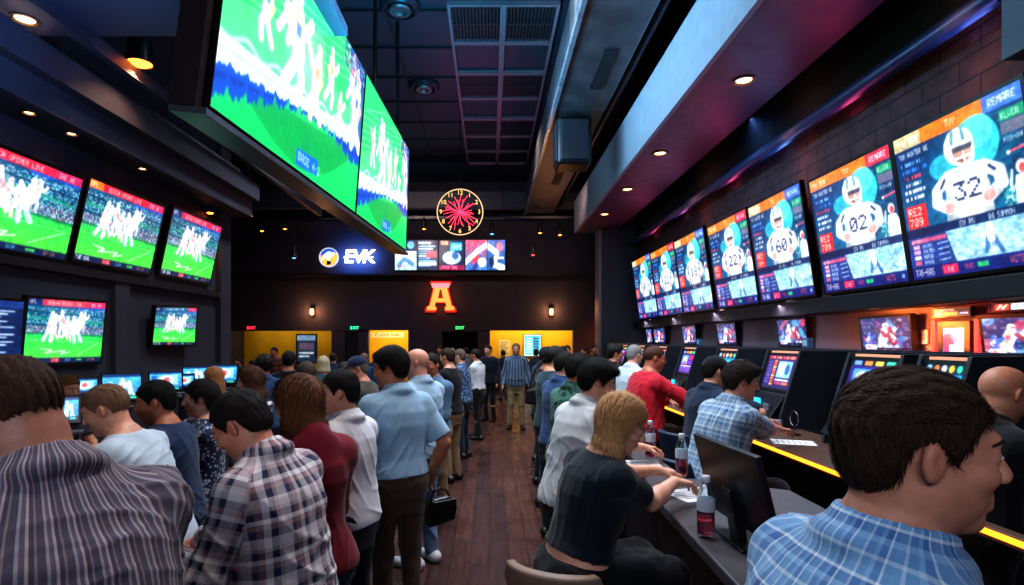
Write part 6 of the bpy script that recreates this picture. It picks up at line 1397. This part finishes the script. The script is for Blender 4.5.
# right-hand queue
person('man with black hair in pale polo shirt bending over the counter', dict(head=(598, 362, 3.25), rz=-66, hy=26, hp=18, lean=12, hunch=.03, style='full', hair='120e0d', skin=S2, beard=.3, fat=.1, armR=dict(t=(.22, .18, -.04)), armL=dict(px=(640, 447, 3.45), curl=.8), top=top('polo', .56, 'pale_polo', 'c6cad0', off=.02, amp=.012), bottom=dict(kind='trousers', m=K('black_trousers', '15151b'))))
person('man in green camouflage shirt behind the pale polo man', dict(head=(580, 356, 4.4), rz=-62, hy=25, hp=14, lean=8, style='full', hair='141010', skin=S3, arms=low, top=top('shirt', .6, 'green_camo', '2f5a50', dict(u=[(0, '2f5a50'), (.5, '3a6e62')], pu=.14, v=[(0, '27504a'), (.5, '447a6a')], pv=.17, print=('1c3a3a', 16)), off=.02), bottom=JE))
person('man in denim blue shirt, third in the right queue', dict(head=(566, 352, 5.1), rz=-60, hy=25, hp=8, lean=6, style='short', hair='1a1412', skin=S2, arms=fr, top=top('shirt', .9, 'right_denim', '2c4a78', off=.02), bottom=JD))
person('man in dark teal tee, fourth in right queue', dict(head=(556, 348, 6.0), rz=-68, hy=25, hp=14, lean=4, style='full', hair='110d0c', skin=S2, arms=low, top=top('tee', .5, 'teal_tee', '26404c', off=.02), bottom=JD))
person('dark haired person in black jacket, fifth in right queue', dict(head=(549, 349, 7.0), rz=-50, hp=8, style='curly', hair='120e0c', skin=S3, arms=low, top=top('jacket', 1, 'black_jacket', '12141a', off=.024), bottom=BK))
person('person in dark blue at the end of the right queue', dict(head=(546, 347, 8.3), rz=-60, hp=8, style='short', hair='1c1512', skin=S3, arms=low, top=top('shirt', 1, 'queue_blue', '22344c'), bottom=JD))
for px, py, d, hr, cl, lab, rz in ((563, 346, 10.2, '1a1310', '2a2c3a', 'far person in charcoal behind the right queue', -40), (567, 345, 11.8, '3a2820', '3c2c34', 'far person in plum behind the right queue', 160), (584, 347, 13.2, '1a1412', '20283a', 'far person in dark navy nearest the orange wall', 120), (594, 345, 15.0, '2a1c16', '6a3a2a', 'far person in rust lit by the orange wall', 200), (536, 349, 16.0, '1a1412', '38404e', 'far person at the yellow counter, right of the aisle man', 10), (503, 350, 16.8, '2c2018', '2a3040', 'far person at the yellow counter, left of the aisle man', 20)):
    person(lab, dict(head=(px, py, d), rz=rz, hp=4, style='short', hair=hr, skin=[S1, S2, S3][px % 3], top=top('shirt', 1, 'far_' + cl, cl), bottom=[JD, BK, GR][px % 3]), None)
# seated blonde woman
gw = person('blonde woman in navy top seated at the foreground counter writing', dict(head=(622, 399, 2.36), sit=.86, H=1.68, rz=-72, hy=32, hp=22, lean=14, hunch=.04, fem=True, w=1.18, style='long', hair='c89a6a', hlen=.42, skin=S4, fat=.15, armR=dict(px=(674, 482, 2.52), hw=(.8, .4, -.12), curl=.6, pn=(0, 0, -1)), armL=dict(px=(656, 470, 2.72), hw=(.9, .1, -.1), curl=.7, pn=(0, 0, -1)), top=top('tee', .45, 'navy_top', '16202f', off=.014, hem=.09, amp=.006), bottom=dict(kind='skirt', m=K('black_skirt', '12141c'), len=.9, rise=.05)))
def seat_at(g, label, m=M_leather, zt=1.04, rot=0):
    stool(g.loc[0], g.loc[1], g.rz + R(rot), label, m, zt, g.P[2] - .165 * g.s - .742)
# kiosk bettors on the right
M_seat = pmat('navy_seat', '1c2a44', .5, bump=.1)
k1 = person('man in grey blue plaid shirt seated at the kiosk counter', dict(head=(742, 363, 3.72), sit=.86, H=1.78, rz=-76, hy=24, hp=12, lean=16, hunch=.04, style='full', hair='2a1f1a', skin=S1, fat=.35, w=1.06, armR=dict(px=(786, 432, 4.0), hw=(.8, .5, -.1), curl=.5, pn=(0, 0, -1)), armL=dict(px=(790, 424, 4.3), hw=(.8, .2, -.1), curl=.6, pn=(0, 0, -1)), top=top('shirt', .62, 'plaid_grey', '7c94ac', plaidg, off=.022, amp=.012), bottom=JD))
k2 = person('man in black cap and navy shirt seated at the kiosk counter', dict(head=(716, 357, 4.75), sit=.84, H=1.86, rz=-72, hy=15, hp=10, lean=12, style='short', hair='16110f', skin=S2, cap='beanie', capcol='0e1018', arms=dict(t=(.14, .40, .27), zw=1.15, curl=.4), top=top('shirt', .6, 'deep_navy', '14253c', off=.02), bottom=JD))
k3 = person('balding man in red long sleeve shirt seated at kiosk counter', dict(head=(655, 346, 5.7), sit=.88, H=1.88, rz=-74, hy=22, hp=10, lean=14, style='buzz', hair='4a2c20', skin='b06a50', fat=.4, w=1.08, glasses=True, arms=dict(t=(.12, .42, .27), zw=1.15, curl=.4), top=top('sweater', 1, 'red_shirt', 'b4182e', off=.024, amp=.012), bottom=BK))
k4 = person('grey haired man in white shirt beyond the man in red', dict(head=(635, 345, 6.9), rz=-66, hp=8, lean=10, style='short', hair='8c8a88', skin=S2, arms=low, top=top('shirt', 1, 'kiosk_white', 'c2ccd8', off=.02), bottom=GR))
k5 = person('dark haired man in glasses and black shirt beyond the white shirted man', dict(head=(616, 345, 7.7), rz=-72, hy=22, hp=6, lean=3, style='full', hair='17110e', skin=S1, glasses=True, arms=low, top=top('shirt', .6, 'kiosk_black', '15161d', off=.02), bottom=BK))
person('bald man in black shirt working at the right picture edge', dict(head=(1005, 367, 2.6), hs=1.08, rz=-92, hp=20, lean=6, hunch=.03, style='bald', skin='c08468', fat=.25, arms=dict(t=(.16, .34, .22), zw=1.16, curl=.4, pn=(0, 0, -1)), top=top('polo', .55, 'staff_black', '121319', off=.02), bottom=BK))
person('brown haired man in blue plaid shirt, right foreground, seen in profile', dict(head=(917, 369, .86), rz=-84, hy=24, hp=3, lean=14, hunch=.03, style='short', hair='3a281f', skin='c88c74', fat=.25, beard=.15, arms=dict(t=(.12, .42, .1), curl=.6), top=top('shirt', 1, 'plaid_blue', '7aa0c8', plaidb, off=.02, amp=.01), bottom=JE, strands=9000, res=.0042))
seat_at(gw, 'bar stool with tan leather back under the blonde woman', M_leather, .95, 46)
seat_at(k1, 'bar stool under the man in grey blue plaid', M_seat); seat_at(k2, 'bar stool under the man in the black cap', M_seat); seat_at(k3, 'bar stool with navy back under the man in red', M_seat, 1.2)
# shoulder bag
x, y, z = gblue.root.matrix_basis @ Vector(gblue.arms['R']['W'] + gblue.arms['R']['h'] * .09); t = empty('shoulder_bag', (x + .11, y - .05, z - .19), R(36)); MB().prism([(-.1, 0, -.09), (.1, 0, -.07), (.12, 0, .03), (.06, 0, .1), (-.08, 0, .09), (-.12, 0, .0)], (0, .07, 0)).build('bag_body', pmat('bag_leather', '17151a', .4), t, bevel=.02); MB().box(-.09, .1, -.012, .0, .02, .08).build('flap', pmat('bag_leather', '17151a', .4), t, bevel=.006); MB().tube([(-.08, .035, .08), (-.05, .04, .13), (.0, .045, .15), (.05, .04, .13), (.07, .035, .09)], .008, 6).build('strap', pmat('bag_leather', '17151a', .4), t, True); tag(t, 'small black shoulder bag hanging at the light blue shirted man\'s hip', 'bag')
x, y, z = at(536, 396, 6.3); t = empty('waist_bag', (x, y, z)); MB().prism([(-.13, 0, -.09), (.1, 0, -.12), (.14, 0, .02), (.05, 0, .1), (-.1, 0, .07)], (0, .1, 0)).build('bag_body', pmat('bag_dark', '101218', .5), t, bevel=.025); MB().tube([(-.08, .05, .06), (0, .05, .3), (.1, .05, .42)], .012, 6).build('strap', pmat('bag_dark', '101218', .5), t, True); tag(t, 'black bag hanging at the hip in the right queue', 'bag')
# ------------------------------------------------------------------ world and general lamps
wd = bpy.data.worlds.new('world'); SC.world = wd; wd.use_nodes = True
bg = wd.node_tree.nodes['Background']; bg.inputs[0].default_value = (.25, .35, .7, 1); bg.inputs[1].default_value = .12
for x, y, p in ((-2.6, 3.0, 900), (-1.2, 6.0, 760), (.6, 3.4, 640), (.9, 7.0, 660), (-2.5, 10.5, 600), (.6, 13.0, 400), (-5.5, 14.5, 300), (2.1, 4.6, 230)):
    spot(x, y, 6.9 if x < 2 else 4.7, p, (.76, .86, 1.0) if x != .6 else (1, .86, .76), 120, (x, y, 0), .9, .35)
area(-.8, -2.2, 3.6, 2.6, 1.2, 55, (.86, .9, 1.0), (-.2, 4, 1.0))  # unseen fill added behind the camera to brighten the crowd
area(-.9, 7.0, 4.6, 1.2, 5.0, 300, (.02, .42, .7), (-.9, 7.2, 7.3))  # added uplight without a fixture, turns the ceiling blue
area(-.4, 13.5, 5.6, 2.0, 2.0, 14, (.6, .12, .6), (-.4, 13.6, 7.3))  # magenta uplight added for the far ceiling, source unseen
area(.2, 7.5, 5.4, 5.0, .8, 170, (.36, .62, .95), (2.4, 7.5, 5.2))  # side lamp added to brighten fascia and duct, no fixture there
area(-3.2, 4.0, 4.0, 2.5, .8, 30, (.2, .4, 1.0), (-4.4, 4.0, 4.9))
spot(-2.5, 13.0, 6.0, 260, (1, .72, .62), 110, (-2.5, 19.5, 3.2), 1, .4)  # this and the next spot are added to brighten the back wall
spot(2.0, 13.5, 5.6, 160, (1, .6, .5), 100, (2.0, 19.5, 3.2), 1, .4)
for yy, cc, pw in ((4.6, (.2, .3, 1), 5), (6.2, (1, .08, .25), 6), (7.6, (.2, .4, 1), 5), (9.2, (1, .1, .3), 6), (11.5, (.7, .2, .6), 5), (13.6, (1, .1, .3), 5)):
    area(3.74, yy, 3.98, .25, 1.2, pw, cc, (2.9, yy, 4.8))  # coloured uplights added above the displays to imitate reflections on the soffit
spot(.5, 8.4, 6.6, 220, (1, .9, .8), 60, (.5, 11.3, 1.4), .9, .3)  # added warm fill aimed at the man in the aisle
